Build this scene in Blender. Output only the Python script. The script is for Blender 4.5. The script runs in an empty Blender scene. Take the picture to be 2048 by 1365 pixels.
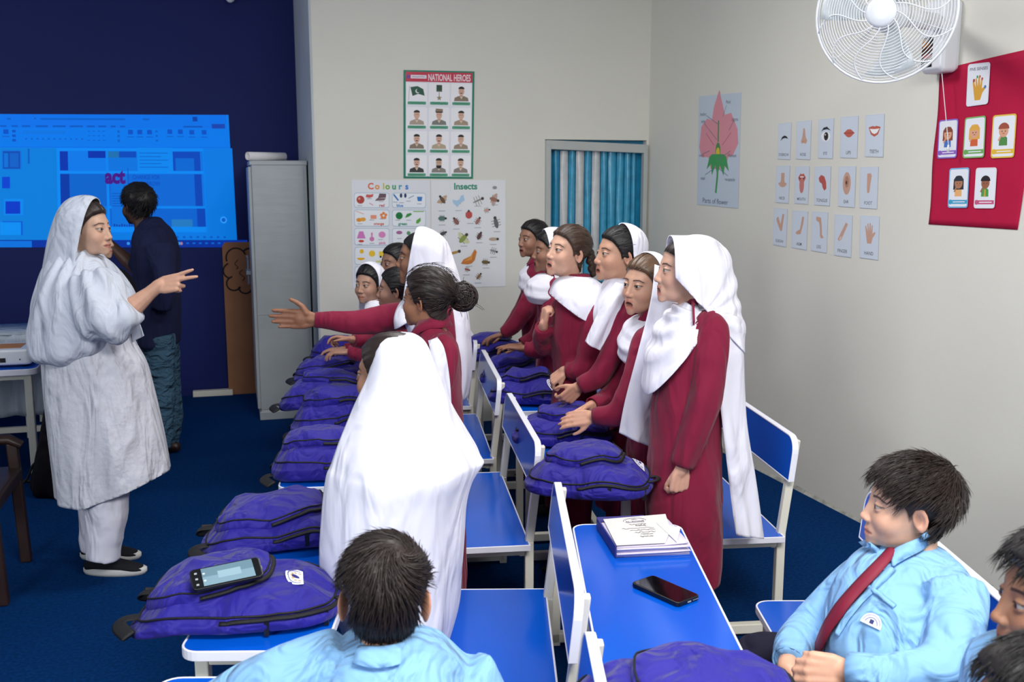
import bpy, bmesh, math, random
import numpy as np
from mathutils import Vector, Matrix
R = math.radians
S = bpy.context.scene
COL = S.collection
# ------------------------------------------------------------------ camera, world, lights, exposure
F, TH, CH, CA = 2000.0, R(9.4), 1.71, R(15.5)      # focal length in px of a 2048x1365 frame, pitch, height, yaw
RT = Vector((math.cos(CA), -math.sin(CA), 0))      # camera right on the ground
AW = Vector((math.sin(CA), math.cos(CA), 0))       # camera forward on the ground
UP = Vector((0, 0, 1))
cam = bpy.data.objects.new('camera', bpy.data.cameras.new('camera'))
COL.objects.link(cam)
cam.location = (0, 0, CH)
cam.rotation_euler = (R(90) - TH, 0, -CA)
cam.data.sensor_width = 36; cam.data.lens = 36 * F / 2048
cam.data.clip_start = 0.05
cam.data.dof.use_dof = True; cam.data.dof.focus_distance = 3.3; cam.data.dof.aperture_fstop = 6.3
S.camera = cam
S.view_settings.view_transform = 'Standard'; S.view_settings.look = 'None'
S.view_settings.gamma = 1; S.view_settings.use_curve_mapping = False
S.view_settings.exposure = 0.30
w = bpy.data.worlds.new('world'); S.world = w; w.use_nodes = True
w.node_tree.nodes['Background'].inputs[0].default_value = (0.72, 0.82, 1, 1)
w.node_tree.nodes['Background'].inputs[1].default_value = 0.35
def area(name, loc, target, sx, sy, power, col):
    l = bpy.data.lights.new(name, 'AREA'); l.shape = 'RECTANGLE'; l.size = sx; l.size_y = sy
    l.energy = power; l.color = col
    o = bpy.data.objects.new(name, l); COL.objects.link(o); o.location = loc
    o.rotation_euler = (Vector(target) - Vector(loc)).to_track_quat('-Z', 'Y').to_euler()
    return o
area('ceiling_light_near', (1.0, 0.4, 3.12), (1.2, 1.2, 0), 1.5, 1.2, 150, (1, 0.985, 0.96))
area('ceiling_light_mid', (1.0, 3.9, 3.14), (1.0, 3.9, 0), 1.2, 0.4, 34, (1, 0.985, 0.96))
area('daylight_left_window', (-2.6, -0.6, 2.1), (1.7, 3.6, 1.1), 1.4, 1.2, 74, (0.90, 0.96, 1))
area('fill_left_far', (-3.3, 5.6, 2.3), (.5, 6.6, 1.4), 1.2, 1.0, 22, (0.93, 0.97, 1))  # added fill to brighten the grey pillar side and cupboard, no window behind it

# ------------------------------------------------------------------ pixel geometry helpers (points on real planes)
def ray(px, py):
    x = (px - 1024) / F; y = -(py - 682.5) / F
    return x, math.cos(TH) + y * math.sin(TH), -math.sin(TH) + y * math.cos(TH)
def PD(px, py, d):                                  # on the vertical plane d metres ahead
    x, f, u = ray(px, py); t = d / f
    return RT * (x * t) + AW * d + UP * (CH + u * t)
def PZ(px, py, z):
    x, f, u = ray(px, py); t = (z - CH) / u
    return RT * (x * t) + AW * (f * t) + UP * z
def PX(px, py, X):
    x, f, u = ray(px, py); v = RT * x + AW * f; t = X / v.x
    return v * t + UP * (CH + u * t)
def PY(px, py, Y):
    x, f, u = ray(px, py); v = RT * x + AW * f; t = Y / v.y
    return v * t + UP * (CH + u * t)

# ------------------------------------------------------------------ materials
def lin(c):
    if isinstance(c, str):
        c = c.lstrip('#'); c = [int(c[i:i+2], 16) / 255 for i in (0, 2, 4)]
    return tuple(v / 12.92 if v <= .04045 else ((v + .055) / 1.055) ** 2.4 for v in c)
def mat(name, col, rough=.6, spec=.5, metal=0, var=0, vscale=6, bump=0, bscale=80, bstretch=None, attr=False,
        sheen=0, coat=0, alpha=None, trans=0, sss=0, emit=0, wrinkle=0, wscale=9, wstretch=(1, 1, .35)):
    m = bpy.data.materials.new(name); m.use_nodes = True
    nt = m.node_tree; b = nt.nodes['Principled BSDF']; N = nt.nodes.new; L = nt.links.new
    c = lin(col) if col is not None else (1, 1, 1)
    b.inputs['Base Color'].default_value = (*c, 1)
    b.inputs['Roughness'].default_value = rough
    b.inputs['Specular IOR Level'].default_value = spec
    b.inputs['Metallic'].default_value = metal
    b.inputs['Sheen Weight'].default_value = sheen
    b.inputs['Coat Weight'].default_value = coat
    b.inputs['Transmission Weight'].default_value = trans
    if alpha is not None: b.inputs['Alpha'].default_value = alpha
    if sss:
        b.inputs['Subsurface Weight'].default_value = sss
        b.inputs['Subsurface Radius'].default_value = (.012, .004, .002)
        b.inputs['Subsurface Scale'].default_value = .5
    tc = N('ShaderNodeTexCoord')
    src = None
    if attr:
        a = N('ShaderNodeAttribute'); a.attribute_name = 'Col'; src = a.outputs['Color']
    if var:
        n = N('ShaderNodeTexNoise'); n.inputs['Scale'].default_value = vscale; n.inputs['Detail'].default_value = 5
        L(tc.outputs['Object'], n.inputs['Vector'])
        mr = N('ShaderNodeMapRange'); mr.inputs[1].default_value = .3; mr.inputs[2].default_value = .7
        mr.inputs[3].default_value = 1 - var; mr.inputs[4].default_value = 1 + var
        L(n.outputs['Fac'], mr.inputs[0])
        mx = N('ShaderNodeVectorMath'); mx.operation = 'MULTIPLY'
        if src: L(src, mx.inputs[0])
        else: mx.inputs[0].default_value = c
        L(mr.outputs[0], mx.inputs[1]); src = mx.outputs[0]
    if src:
        L(src, b.inputs['Base Color'])
        if emit: L(src, b.inputs['Emission Color'])
    elif emit: b.inputs['Emission Color'].default_value = (*c, 1)
    b.inputs['Emission Strength'].default_value = emit
    last = None
    if wrinkle:
        mp = N('ShaderNodeMapping'); mp.inputs['Scale'].default_value = wstretch
        L(tc.outputs['Object'], mp.inputs[0])
        n = N('ShaderNodeTexNoise'); n.inputs['Scale'].default_value = wscale; n.inputs['Detail'].default_value = 2.5
        n.inputs['Distortion'].default_value = .8
        L(mp.outputs[0], n.inputs['Vector'])
        bp = N('ShaderNodeBump'); bp.inputs['Strength'].default_value = wrinkle; bp.inputs['Distance'].default_value = .07
        L(n.outputs['Fac'], bp.inputs['Height']); last = bp
    if bump:
        n = N('ShaderNodeTexNoise'); n.inputs['Scale'].default_value = bscale; n.inputs['Detail'].default_value = 4
        if bstretch:
            mp = N('ShaderNodeMapping'); mp.inputs['Scale'].default_value = bstretch
            L(tc.outputs['Object'], mp.inputs[0]); L(mp.outputs[0], n.inputs['Vector'])
        else: L(tc.outputs['Object'], n.inputs['Vector'])
        bp = N('ShaderNodeBump'); bp.inputs['Strength'].default_value = bump; bp.inputs['Distance'].default_value = .01
        L(n.outputs['Fac'], bp.inputs['Height'])
        if last: L(last.outputs[0], bp.inputs['Normal'])
        last = bp
    if last: L(last.outputs[0], b.inputs['Normal'])
    return m
M = dict(
    wall=mat('wall_paint', '#dcdad0', .75, .3, var=.025, vscale=1.3, bump=.06, bscale=60),
    grey_wall=mat('grey_pillar_paint', '#bcc3c7', .75, .3, var=.05, vscale=2, bump=.05),
    blue_wall=mat('blue_wall_paint', '#07195e', .65, .3, var=.06, vscale=1.5, bump=.05, bscale=50),
    ceil=mat('ceiling_paint', '#e6e6e2', .8, .2, var=.02),
    carpet=mat('blue_carpet', '#053872', .95, .05, var=.28, vscale=70, bump=.9, bscale=420),
    blue=mat('blue_laminate', '#0355c6', .16, .4, var=.02, vscale=3),
    edge=mat('white_edge_band', '#e6e7f2', .4, .5, var=.02),
    cream=mat('cream_steel_tube', '#e4e1d2', .38, .5, var=.03, vscale=8),
    bag=mat('blue_nylon', '#1e1488', .6, .35, var=.05, vscale=12, bump=.25, bscale=700, wrinkle=.75, wscale=11, wstretch=(1, 1, 1), sheen=.1),
    black=mat('black_webbing', '#0e0e12', .6, .4, bump=.3, bscale=400),
    maroon=mat('maroon_cotton', '#7c1535', .8, .25, var=.05, vscale=5, bump=.15, bscale=900, wrinkle=.7, wscale=8, sheen=.1),
    white=mat('white_cotton', '#e4e3ef', .85, .15, var=.015, bump=.12, bscale=800, wrinkle=.55, wscale=9, sheen=.1),
    shirt=mat('sky_blue_shirt', '#80b0dc', .75, .3, var=.03, bump=.12, bscale=900, wrinkle=.8, wscale=11, wstretch=(1, 1, .8), sheen=.05),
    kurta=mat('white_chikan_cotton', '#cbccd6', .85, .2, var=.07, vscale=34, bump=.3, bscale=60, wrinkle=.8, wscale=7, wstretch=(1.4, 1.4, .4)),
    voile=mat('sheer_white_voile', '#c8cedb', .8, .25, var=.04, vscale=18, bump=.15, bscale=60, wrinkle=.7, wscale=9, wstretch=(1.2, 1.2, .4)),
    navy=mat('navy_cloth', '#161c3f', .8, .25, var=.06, wrinkle=.7, wscale=8),
    trouser=mat('dark_trousers', '#16152a', .8, .25, var=.06, wrinkle=.6, wscale=9),
    jeans=mat('washed_jeans', '#3c5a70', .85, .2, var=.15, vscale=10, bump=.2, bscale=500, wrinkle=.9, wscale=12, wstretch=(1, 1, 1.6)),
    purple=mat('purple_cloth', '#3f2b55', .85, .2, var=.1, wrinkle=.7),
    abaya=mat('black_abaya', '#0d0b12', .85, .2, wrinkle=.6),
    hair=mat('black_hair', '#120f10', .50, .4, var=.25, vscale=40, bump=.1, bscale=160, bstretch=(1, .12, 1)),
    hair_b=mat('brown_hair', '#2a201c', .46, .4, var=.25, vscale=40, bump=.1, bscale=160, bstretch=(1, .12, 1)),
    hair_m=mat('mid_brown_hair', '#3b2b21', .5, .4, var=.3, vscale=40, bump=.1, bscale=160, bstretch=(1, .12, 1)),
    hair_l=mat('light_brown_hair', '#57402d', .42, .5, var=.3, vscale=40, bump=.1, bscale=160, bstretch=(1, .12, 1)),
    skin=mat('skin', None, .5, .4, attr=True, var=.04, vscale=60, bump=.05, bscale=500, sss=.12),
    eye=mat('eyeball', None, .12, .5, attr=True),
    teeth=mat('teeth', '#e8e2d8', .3, .5),
    print=mat('printed_paper', None, .5, .4, attr=True),
    gloss=mat('laminated_print', None, .16, .5, attr=True, bump=.12, bscale=7),
    steel=mat('grey_painted_steel', '#a4aaad', .4, .5, .1, var=.06, vscale=4, bump=.12, bscale=5, bstretch=(1, 1, 5)),
    plastic=mat('white_plastic', '#e3e6ea', .3, .5, var=.01),
    blackgloss=mat('black_glass', '#07080a', .06, .6, coat=.4),
    blackplastic=mat('black_plastic', '#0b0c0f', .35, .5),
    wood=mat('dark_wood', '#2a1712', .45, .5, var=.2, vscale=14),
    card=mat('brown_cardboard', '#9a6c50', .85, .2, var=.08, vscale=5, bump=.1, bscale=60),
    tie=mat('maroon_tie', '#7e1631', .6, .4, bump=.2, bscale=600),
    sole=mat('white_rubber', '#c9c8c4', .6, .4),
    shoe=mat('dark_knit', '#15161d', .8, .3, bump=.4, bscale=500),
    paper=mat('white_paper', '#e9e6e6', .8, .2, var=.02),
    crimson=mat('crimson_cloth', '#b3143f', .8, .25, var=.03, wrinkle=.25, wscale=3),
    metal=mat('bright_metal', '#b9bcc0', .25, .5, .9),
    cloth=mat('pale_satin', '#aab4c0', .5, .4, var=.05, wrinkle=.8, wscale=8),
)

# ------------------------------------------------------------------ object helpers
def thing(name, label, cat, loc=(0, 0, 0), group=None):
    o = bpy.data.objects.new(name, None); COL.objects.link(o); o.location = loc
    o.empty_display_size = .1; o['label'] = label; o['category'] = cat
    if group: o['group'] = group
    return o
def tag(o, label, cat, group=None):
    o['label'] = label; o['category'] = cat
    if group: o['group'] = group
    return o
def link(name, me, m=None, parent=None, loc=None, smooth=True):
    if m is not None:
        me.materials.clear(); me.materials.append(M[m] if isinstance(m, str) else m)
    o = bpy.data.objects.new(name, me); COL.objects.link(o)
    if parent is not None: o.parent = parent
    if loc is not None: o.location = loc
    if smooth and len(me.polygons): me.polygons.foreach_set('use_smooth', np.ones(len(me.polygons), bool))
    return o
def off(root):                                      # world location of a root (roots carry no rotation while building)
    v = Vector((0, 0, 0)); o = root
    while o is not None: v += o.location; o = o.parent
    return v
def bevel(o, wd=.003, seg=2, ang=35):
    b = o.modifiers.new('bevel', 'BEVEL'); b.width = wd; b.segments = seg; b.limit_method = 'ANGLE'; b.angle_limit = R(ang)
    return o
class MB:
    """collects pieces, builds one mesh"""
    def __init__(s): s.v = []; s.f = []; s.c = []; s.n = 0
    def add(s, v, f, col=None):
        v = np.asarray([tuple(p) for p in v], float).reshape(-1, 3)
        s.v.append(v); s.f += [tuple(int(i) + s.n for i in q) for q in f]
        s.c += [col] * len(f); s.n += len(v); return s
    def box(s, a, b, col=None, mtx=None):
        x0, y0, z0 = a; x1, y1, z1 = b
        v = [(x0, y0, z0), (x1, y0, z0), (x1, y1, z0), (x0, y1, z0), (x0, y0, z1), (x1, y0, z1), (x1, y1, z1), (x0, y1, z1)]
        if mtx: v = [mtx @ Vector(p) for p in v]
        return s.add(v, [(0, 3, 2, 1), (4, 5, 6, 7), (0, 1, 5, 4), (1, 2, 6, 5), (2, 3, 7, 6), (3, 0, 4, 7)], col)
    def bar(s, p, q, t=.025, t2=None, col=None):
        p = Vector(p); q = Vector(q); z = (q - p).normalized()
        x = z.cross(UP) if abs(z.z) < .95 else Vector((1, 0, 0)); x.normalize(); y = z.cross(x)
        h = t / 2; k = (t2 or t) / 2
        v = [p + x * a + y * b for a, b in ((-h, -k), (h, -k), (h, k), (-h, k))] + [q + x * a + y * b for a, b in ((-h, -k), (h, -k), (h, k), (-h, k))]
        return s.add(v, [(0, 3, 2, 1), (4, 5, 6, 7), (0, 1, 5, 4), (1, 2, 6, 5), (2, 3, 7, 6), (3, 0, 4, 7)], col)
    def rings(s, rings, closed=True, cap=True, col=None):
        m = len(rings[0]); v = [p for r in rings for p in r]; f = []
        for i in range(len(rings) - 1):
            for j in range(m if closed else m - 1):
                k = (j + 1) % m
                f.append((i * m + j, i * m + k, (i + 1) * m + k, (i + 1) * m + j))
        if cap and closed:
            f.append(tuple(range(m - 1, -1, -1))); f.append(tuple(range((len(rings) - 1) * m, len(rings) * m)))
        return s.add(v, f, col)
    def tube(s, pts, rad, n=12, flat=1.0, cap=True, col=None, up=None, rnd=False):
        pts = [Vector(p) for p in pts]; rad = list(rad) if hasattr(rad, '__len__') else [rad] * len(pts)
        if rnd:                                       # rounded ends
            a = (pts[0] - pts[1]).normalized(); b = (pts[-1] - pts[-2]).normalized(); r0, r1 = rad[0], rad[-1]
            pts = [pts[0] + a * r0 * .95, pts[0] + a * r0 * .65] + pts + [pts[-1] + b * r1 * .65, pts[-1] + b * r1 * .95]
            rad = [r0 * .3, r0 * .75] + rad + [r1 * .75, r1 * .3]
        rs = []; pu = None
        for i, p in enumerate(pts):
            t = (pts[min(i + 1, len(pts) - 1)] - pts[max(i - 1, 0)]).normalized()
            if pu is None:
                u = Vector(up) if up is not None else (UP if abs(t.z) < .9 else Vector((1, 0, 0)))
            else: u = pu
            x = u - t * u.dot(t)
            if x.length < 1e-6: x = t.orthogonal()
            x.normalize(); pu = x; y = t.cross(x)
            rs.append([p + (x * math.cos(2 * math.pi * j / n) * rad[i] * flat + y * math.sin(2 * math.pi * j / n) * rad[i]) for j in range(n)])
        return s.rings(rs, True, cap, col)
    def ell(s, c, r, n=16, m=10, mtx=None, col=None):
        c = Vector(c); r = (r, r, r) if not hasattr(r, '__len__') else r
        v = []; f = []
        for i in range(1, m):
            a = math.pi * i / m
            for j in range(n):
                b = 2 * math.pi * j / n
                v.append(Vector((r[0] * math.sin(a) * math.cos(b), r[1] * math.sin(a) * math.sin(b), r[2] * math.cos(a))))
        v += [Vector((0, 0, r[2])), Vector((0, 0, -r[2]))]; T = len(v) - 2
        if mtx: v = [mtx @ p for p in v]
        v = [p + c for p in v]
        for i in range(m - 2):
            for j in range(n):
                k = (j + 1) % n; f.append((i * n + j, (i + 1) * n + j, (i + 1) * n + k, i * n + k))
        for j in range(n):
            k = (j + 1) % n; f.append((T, j, k)); f.append((T + 1, (m - 2) * n + k, (m - 2) * n + j))
        return s.add(v, f, col)
    def poly(s, pts, col=None):                       # flat n-gon
        return s.add(pts, [tuple(range(len(pts)))], col)
    def mesh(s, name, o=None):
        V = np.concatenate(s.v) if s.v else np.zeros((0, 3))
        if o is not None: V = V - np.array(o)
        me = bpy.data.meshes.new(name); me.from_pydata(V.tolist(), [], s.f)
        if any(c is not None for c in s.c):
            paint(me, [c or (1, 1, 1) for c in s.c])
        me.update(); return me
    def build(s, name, m, parent=None, smooth=True):
        o = off(parent) if parent is not None else Vector((0, 0, 0))
        return link(name, s.mesh(name, o), m, parent, None, smooth)
def paint(me, facecols):
    at = me.color_attributes.new('Col', 'FLOAT_COLOR', 'CORNER')
    arr = np.ones((len(me.loops), 4), np.float32)
    i = 0
    for p, c in zip(me.polygons, facecols):
        arr[p.loop_start:p.loop_start + p.loop_total, :3] = lin(c)
    at.data.foreach_set('color', arr.ravel())
def paintv(me, cols):                                # per-vertex linear colours
    at = me.color_attributes.new('Col', 'FLOAT_COLOR', 'POINT')
    arr = np.ones((len(me.vertices), 4), np.float32); arr[:, :3] = cols
    at.data.foreach_set('color', arr.ravel())
def verts(me):
    a = np.empty(len(me.vertices) * 3); me.vertices.foreach_get('co', a); return a.reshape(-1, 3)
def norms(me):
    a = np.empty(len(me.vertices) * 3); me.vertex_normals.foreach_get('vector', a) if hasattr(me, 'vertex_normals') else me.vertices.foreach_get('normal', a)
    return a.reshape(-1, 3)
def setv(me, V): me.vertices.foreach_set('co', np.ascontiguousarray(V, float).ravel()); me.update()
def remesh(me, voxel, smooth=4, fac=.5):
    o = bpy.data.objects.new('tmp', me); COL.objects.link(o)
    r = o.modifiers.new('r', 'REMESH'); r.mode = 'VOXEL'; r.voxel_size = voxel
    if smooth:
        k = o.modifiers.new('s', 'SMOOTH'); k.factor = fac; k.iterations = smooth
    dg = bpy.context.evaluated_depsgraph_get(); dg.update()
    out = bpy.data.meshes.new_from_object(o.evaluated_get(dg))
    bpy.data.objects.remove(o); bpy.data.meshes.remove(me)
    return out
def wn(P, freq, seed, n=7, st=(1, 1, 1)):             # cheap smooth noise in about -1..1
    rg = np.random.RandomState(seed); P = P * np.array(st)
    Q = P + .35 / freq * np.sin(P[:, [1, 2, 0]] * freq * 1.7 + rg.rand(3) * 6)
    o = np.zeros(len(P))
    for i in range(n):
        k = rg.randn(3); k /= np.linalg.norm(k); k *= freq * (.6 + .9 * rg.rand())
        o += np.sin(Q @ k + rg.rand() * 6.28)
    return o / (n * .55)
def joinm(mes):                                       # merge meshes (plain geometry)
    b = MB()
    for me in mes:
        f = [tuple(p.vertices) for p in me.polygons]; b.add(verts(me), f)
    return b
def cub(xs, x):                                       # smooth monotone-ish interpolation of rows
    xs = np.asarray(xs, float); n = len(xs)
    i = np.clip(np.floor(x).astype(int), 0, n - 2); t = x - i
    p0 = xs[np.clip(i - 1, 0, n - 1)]; p1 = xs[i]; p2 = xs[i + 1]; p3 = xs[np.clip(i + 2, 0, n - 1)]
    t = t.reshape(-1, *([1] * (xs.ndim - 1)))
    return .5 * (2 * p1 + (p2 - p0) * t + (2 * p0 - 5 * p1 + 4 * p2 - p3) * t * t + (3 * p1 - p0 - 3 * p2 + p3) * t ** 3)
def smooth_path(pts, n=24):
    return [Vector(p) for p in cub([tuple(p) for p in pts], np.linspace(0, len(pts) - 1, n))]
# ------------------------------------------------------------------ the room
def struct(name, mb, m, parent=None, smooth=False):
    o = mb.build(name, m, parent, smooth)
    if parent is None: o['kind'] = 'structure'
    return o
WX0, WK = 2.85, .043                                 # right wall: x = WX0 + (6.67 - y) * WK
def wallx(y): return WX0 + (6.67 - y) * WK
def PR(px, py):                                      # pixel ray onto the right wall
    x, f, u = ray(px, py); v = RT * x + AW * f; t = (WX0 + 6.67 * WK) / (v.x + WK * v.y)
    return v * t + UP * (CH + u * t)
NR = Vector((-1, -WK, 0)).normalized(); UR = Vector((WK, -1, 0)).normalized()   # right wall: inward normal, picture-right
NB = Vector((0, -1, 0)); UB = Vector((1, 0, 0))
ZC = 3.2
struct('floor', MB().box((-3.5, -2.3, -.1), (3.5, 8.3, 0)), 'carpet')
struct('ceiling', MB().box((-3.5, -2.3, ZC), (3.5, 8.3, ZC + .1)), 'ceil')
struct('wall_right', MB().poly([(wallx(-2.3), -2.3, 0), (wallx(6.67), 6.67, 0), (wallx(6.67), 6.67, ZC), (wallx(-2.3), -2.3, ZC)][::-1]).box((3.26, -2.3, 0), (3.4, 8.2, ZC)), 'wall')
WN = (2.085, 2.835, .95, 1.955)                      # window opening on the back wall
b = MB(); x0, x1, z0, z1 = WN; PXX = .53
b.box((PXX, 6.67, 0), (x0, 8.2, ZC)); b.box((x1, 6.67, 0), (3.0, 8.2, ZC)); b.box((x0, 6.67, 0), (x1, 8.2, z0)); b.box((x0, 6.67, z1), (x1, 8.2, ZC))
b.box((x0, 6.95, z0), (x1, 7.0, z1))
struct('wall_back', b, 'wall')
struct('trim_1', MB().box((PXX - .014, 6.668, 0), (PXX, 8.1, ZC)), 'grey_wall')
struct('wall_front', MB().box((-3.5, 8.1, 0), (PXX - .014, 8.2, ZC)), 'blue_wall')
struct('wall_left', MB().box((-3.5, -2.3, 0), (-3.4, 8.1, ZC)), 'blue_wall')
struct('wall_rear', MB().box((-3.4, -2.3, 0), (3.26, -2.2, ZC)), 'wall')
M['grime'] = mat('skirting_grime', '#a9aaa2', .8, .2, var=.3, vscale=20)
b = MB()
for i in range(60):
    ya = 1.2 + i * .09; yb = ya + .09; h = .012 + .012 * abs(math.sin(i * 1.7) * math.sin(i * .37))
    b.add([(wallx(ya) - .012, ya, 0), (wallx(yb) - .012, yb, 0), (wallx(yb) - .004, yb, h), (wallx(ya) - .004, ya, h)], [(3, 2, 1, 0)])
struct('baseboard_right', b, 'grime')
struct('baseboard_front', MB().box((-3.4, 8.085, 0), (PXX - .02, 8.1, .05)), 'blue_wall')
o = MB().box((-.36, 8.02, 0), (-.06, 8.08, .045)).build('wooden_block', 'cream', None, False); bevel(o)
tag(o, 'short cream wooden block on the carpet against the blue wall', 'block')

# window with blue and clear strips
wf = bpy.data.objects.new('window_1', None); COL.objects.link(wf); wf['kind'] = 'structure'
M['winframe'] = mat('window_frame_paint', '#b4b8b4', .5, .4, var=.04)
M['strip_b'] = mat('blue_plastic_strip', '#3f9cc0', .25, .5, var=.18, vscale=14, bump=.5, bscale=9, bstretch=(1, 1, .5))
M['strip_w'] = mat('clear_plastic_strip', '#c8cac9', .25, .5, var=.1, vscale=14, bump=.5, bscale=9, bstretch=(1, 1, .5))
M['strip_d'] = mat('dark_blue_strip', '#1f86ae', .3, .5, var=.15, vscale=14)
fr = MB(); x0, x1, z0, z1 = WN
fr.bar((x0, 6.668, z1 - .035), (x1, 6.668, z1 - .06), .05, .06); fr.box((x0, 6.64, z0), (x0 + .035, 6.69, z1 - .03)); fr.box((x1 - .03, 6.64, z0), (x1, 6.69, z1 - .05)); fr.box((x0 - .03, 6.62, z0 - .03), (x1 + .02, 6.7, z0))
bevel(link('window_frame', fr.mesh('window_frame'), 'winframe', wf, smooth=False))
xs = [106, 120.5, 138.5, 152.5, 171, 185, 203.5, 218, 235.5, 251.5, 266, 276]
xs = [PY(1080 + (v - 106) * .98 + 25.5, 420, 6.71).x for v in xs]
for i, (a, c) in enumerate(zip(xs[:-1], xs[1:])):
    kind = 'strip_d' if i == 0 else ('strip_w' if i in (1, 3, 5) else 'strip_b')
    rr = []; n = 9
    for z in np.linspace(z0 + .01, z1 - .075, 24):
        wv = .004 * math.sin(z * 9 + i * 2)
        rr.append([(a + (c - a) * (.06 + .88 * t), 6.722 - .016 * math.sin(math.pi * t) - wv * math.sin(math.pi * t), z) for t in np.linspace(0, 1, n)])
    link('strip', MB().rings(rr, False).mesh('strip'), kind, wf)
link('backing_sheet', MB().box((x0, 6.735, z0), (x1, 6.745, z1)).mesh('backing_sheet'), 'strip_d', wf, smooth=False)

# ------------------------------------------------------------------ flat printed art
class Art:
    """flat print on a quad: layers of coloured polygons in 0..1 x 0..1 coordinates"""
    def __init__(s, O, X, Y, XY=None, nrm=None):
        s.O, s.X, s.Y = Vector(O), Vector(X), Vector(Y); s.XY = Vector(XY) if XY is not None else s.X + s.Y - s.O
        s.n = nrm.normalized() if nrm is not None else (s.X - s.O).cross(s.Y - s.O).normalized()
        s.W = (s.X - s.O).length; s.H = (s.Y - s.O).length; s.b = MB(); s.k = 0
    def p(s, x, y, h): return s.O * ((1 - x) * (1 - y)) + s.X * (x * (1 - y)) + s.XY * (x * y) + s.Y * ((1 - x) * y) + s.n * h
    def poly(s, pts, col, l=None):
        if l is None: s.k += 1; l = s.k
        h = .0016 + l * .00003
        s.b.poly([s.p(x, y, h) for x, y in pts], col); return s
    def rect(s, x0, y0, x1, y1, col): return s.poly([(x0, y0), (x1, y0), (x1, y1), (x0, y1)], col)
    def rrect(s, x0, y0, x1, y1, col, r=.02):
        a = s.W / s.H; rx, ry = r, r * a; P = []
        for cx, cy, t0 in ((x1 - rx, y0 + ry, -90), (x1 - rx, y1 - ry, 0), (x0 + rx, y1 - ry, 90), (x0 + rx, y0 + ry, 180)):
            for k in range(5):
                t = R(t0 + k * 22.5); P.append((cx + rx * math.cos(t), cy + ry * math.sin(t)))
        return s.poly(P, col)
    def ell(s, cx, cy, rx, ry, col, rot=0, n=20, a0=0, a1=360):
        """rx in widths; ry in the same absolute unit as rx (aspect corrected)"""
        a = s.W / s.H; P = []
        for k in range(n):
            t = R(a0 + (a1 - a0) * k / (n if a1 - a0 == 360 else n - 1)); u, v = rx * math.cos(t), ry * math.sin(t)
            P.append((cx + u * math.cos(rot) - v * math.sin(rot), cy + (u * math.sin(rot) + v * math.cos(rot)) * a))
        return s.poly(P, col)
    def pg(s, cx, cy, k, pts, col):                   # polygon given around a centre, unit = widths
        a = s.W / s.H
        return s.poly([(cx + x * k, cy + y * k * a) for x, y in pts], col)
    def line(s, pts, wd, col):
        a = s.W / s.H; s.k += 1
        for (x0, y0), (x1, y1) in zip(pts[:-1], pts[1:]):
            d = Vector((x1 - x0, (y1 - y0) / a)); 
            if d.length < 1e-9: continue
            d.normalize(); nx, ny = -d.y * wd / 2, d.x * wd / 2 * a
            s.poly([(x0 - nx, y0 - ny), (x1 - nx, y1 - ny), (x1 + nx, y1 + ny), (x0 + nx, y0 + ny)], col, s.k)
        return s
    def text(s, body, cx, cy, h, col, bold=0, align='C', sx=1.0, width=None):
        """h = letter height in widths of the sheet"""
        v, f, wd = glyphs(body, bold); k = h / .7; a = s.W / s.H; s.k += 1
        if width: sx = width / (wd * k)
        x0 = cx - (wd * k * sx / 2 if align == 'C' else (wd * k * sx if align == 'R' else 0))
        P = [s.p(x0 + x * k * sx, cy + (y - .35) * k * a, .0016 + s.k * .00003) for x, y in v]
        s.b.add(P, f, col); return s
    def scribble(s, x0, y0, x1, h, col, seed=0, wd=.006, n=30):
        rg = random.Random(seed); P = []
        for i in range(n):
            t = i / (n - 1); P.append((x0 + (x1 - x0) * t, y0 + (rg.random() - .5) * h + .25 * h * math.sin(t * 25)))
        return s.line(P, wd, col)
    def sheet(s, col, t=.0016):
        c = [s.p(x, y, z) for z in (.0003, t) for x, y in ((0, 0), (1, 0), (1, 1), (0, 1))]
        s.b.add(c, [(0, 3, 2, 1), (4, 5, 6, 7), (0, 1, 5, 4), (1, 2, 6, 5), (2, 3, 7, 6), (3, 0, 4, 7)], col); return s
    def build(s, name, label, cat, m='print', parent=None, group=None):
        o = s.b.build(name, m, parent, False)
        if parent is None: tag(o, label, cat, group)
        return o
_gl = {}
def glyphs(body, bold):
    key = (body, bold)
    if key in _gl: return _gl[key]
    c = bpy.data.curves.new('t', 'FONT'); c.body = body; c.size = 1; c.offset = bold; c.resolution_u = 3
    o = bpy.data.objects.new('t', c); COL.objects.link(o)
    dg = bpy.context.evaluated_depsgraph_get(); dg.update()
    me = bpy.data.meshes.new_from_object(o.evaluated_get(dg))
    V = verts(me); f = [tuple(p.vertices) for p in me.polygons]
    wd = V[:, 0].max() if len(V) else 0; x0 = V[:, 0].min() if len(V) else 0
    r = ([(x - x0, y) for x, y, z in V], f, wd - x0)
    bpy.data.objects.remove(o); bpy.data.curves.remove(c); bpy.data.meshes.remove(me); _gl[key] = r
    return r
def wallquad(tl, tr, br, bl, back=True):
    q = (lambda p: PY(*p, 6.668)) if back else (lambda p: PR(*p) + NR * .002)
    return Art(q(bl), q(br), q(tl), q(tr), NB if back else NR)

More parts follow.
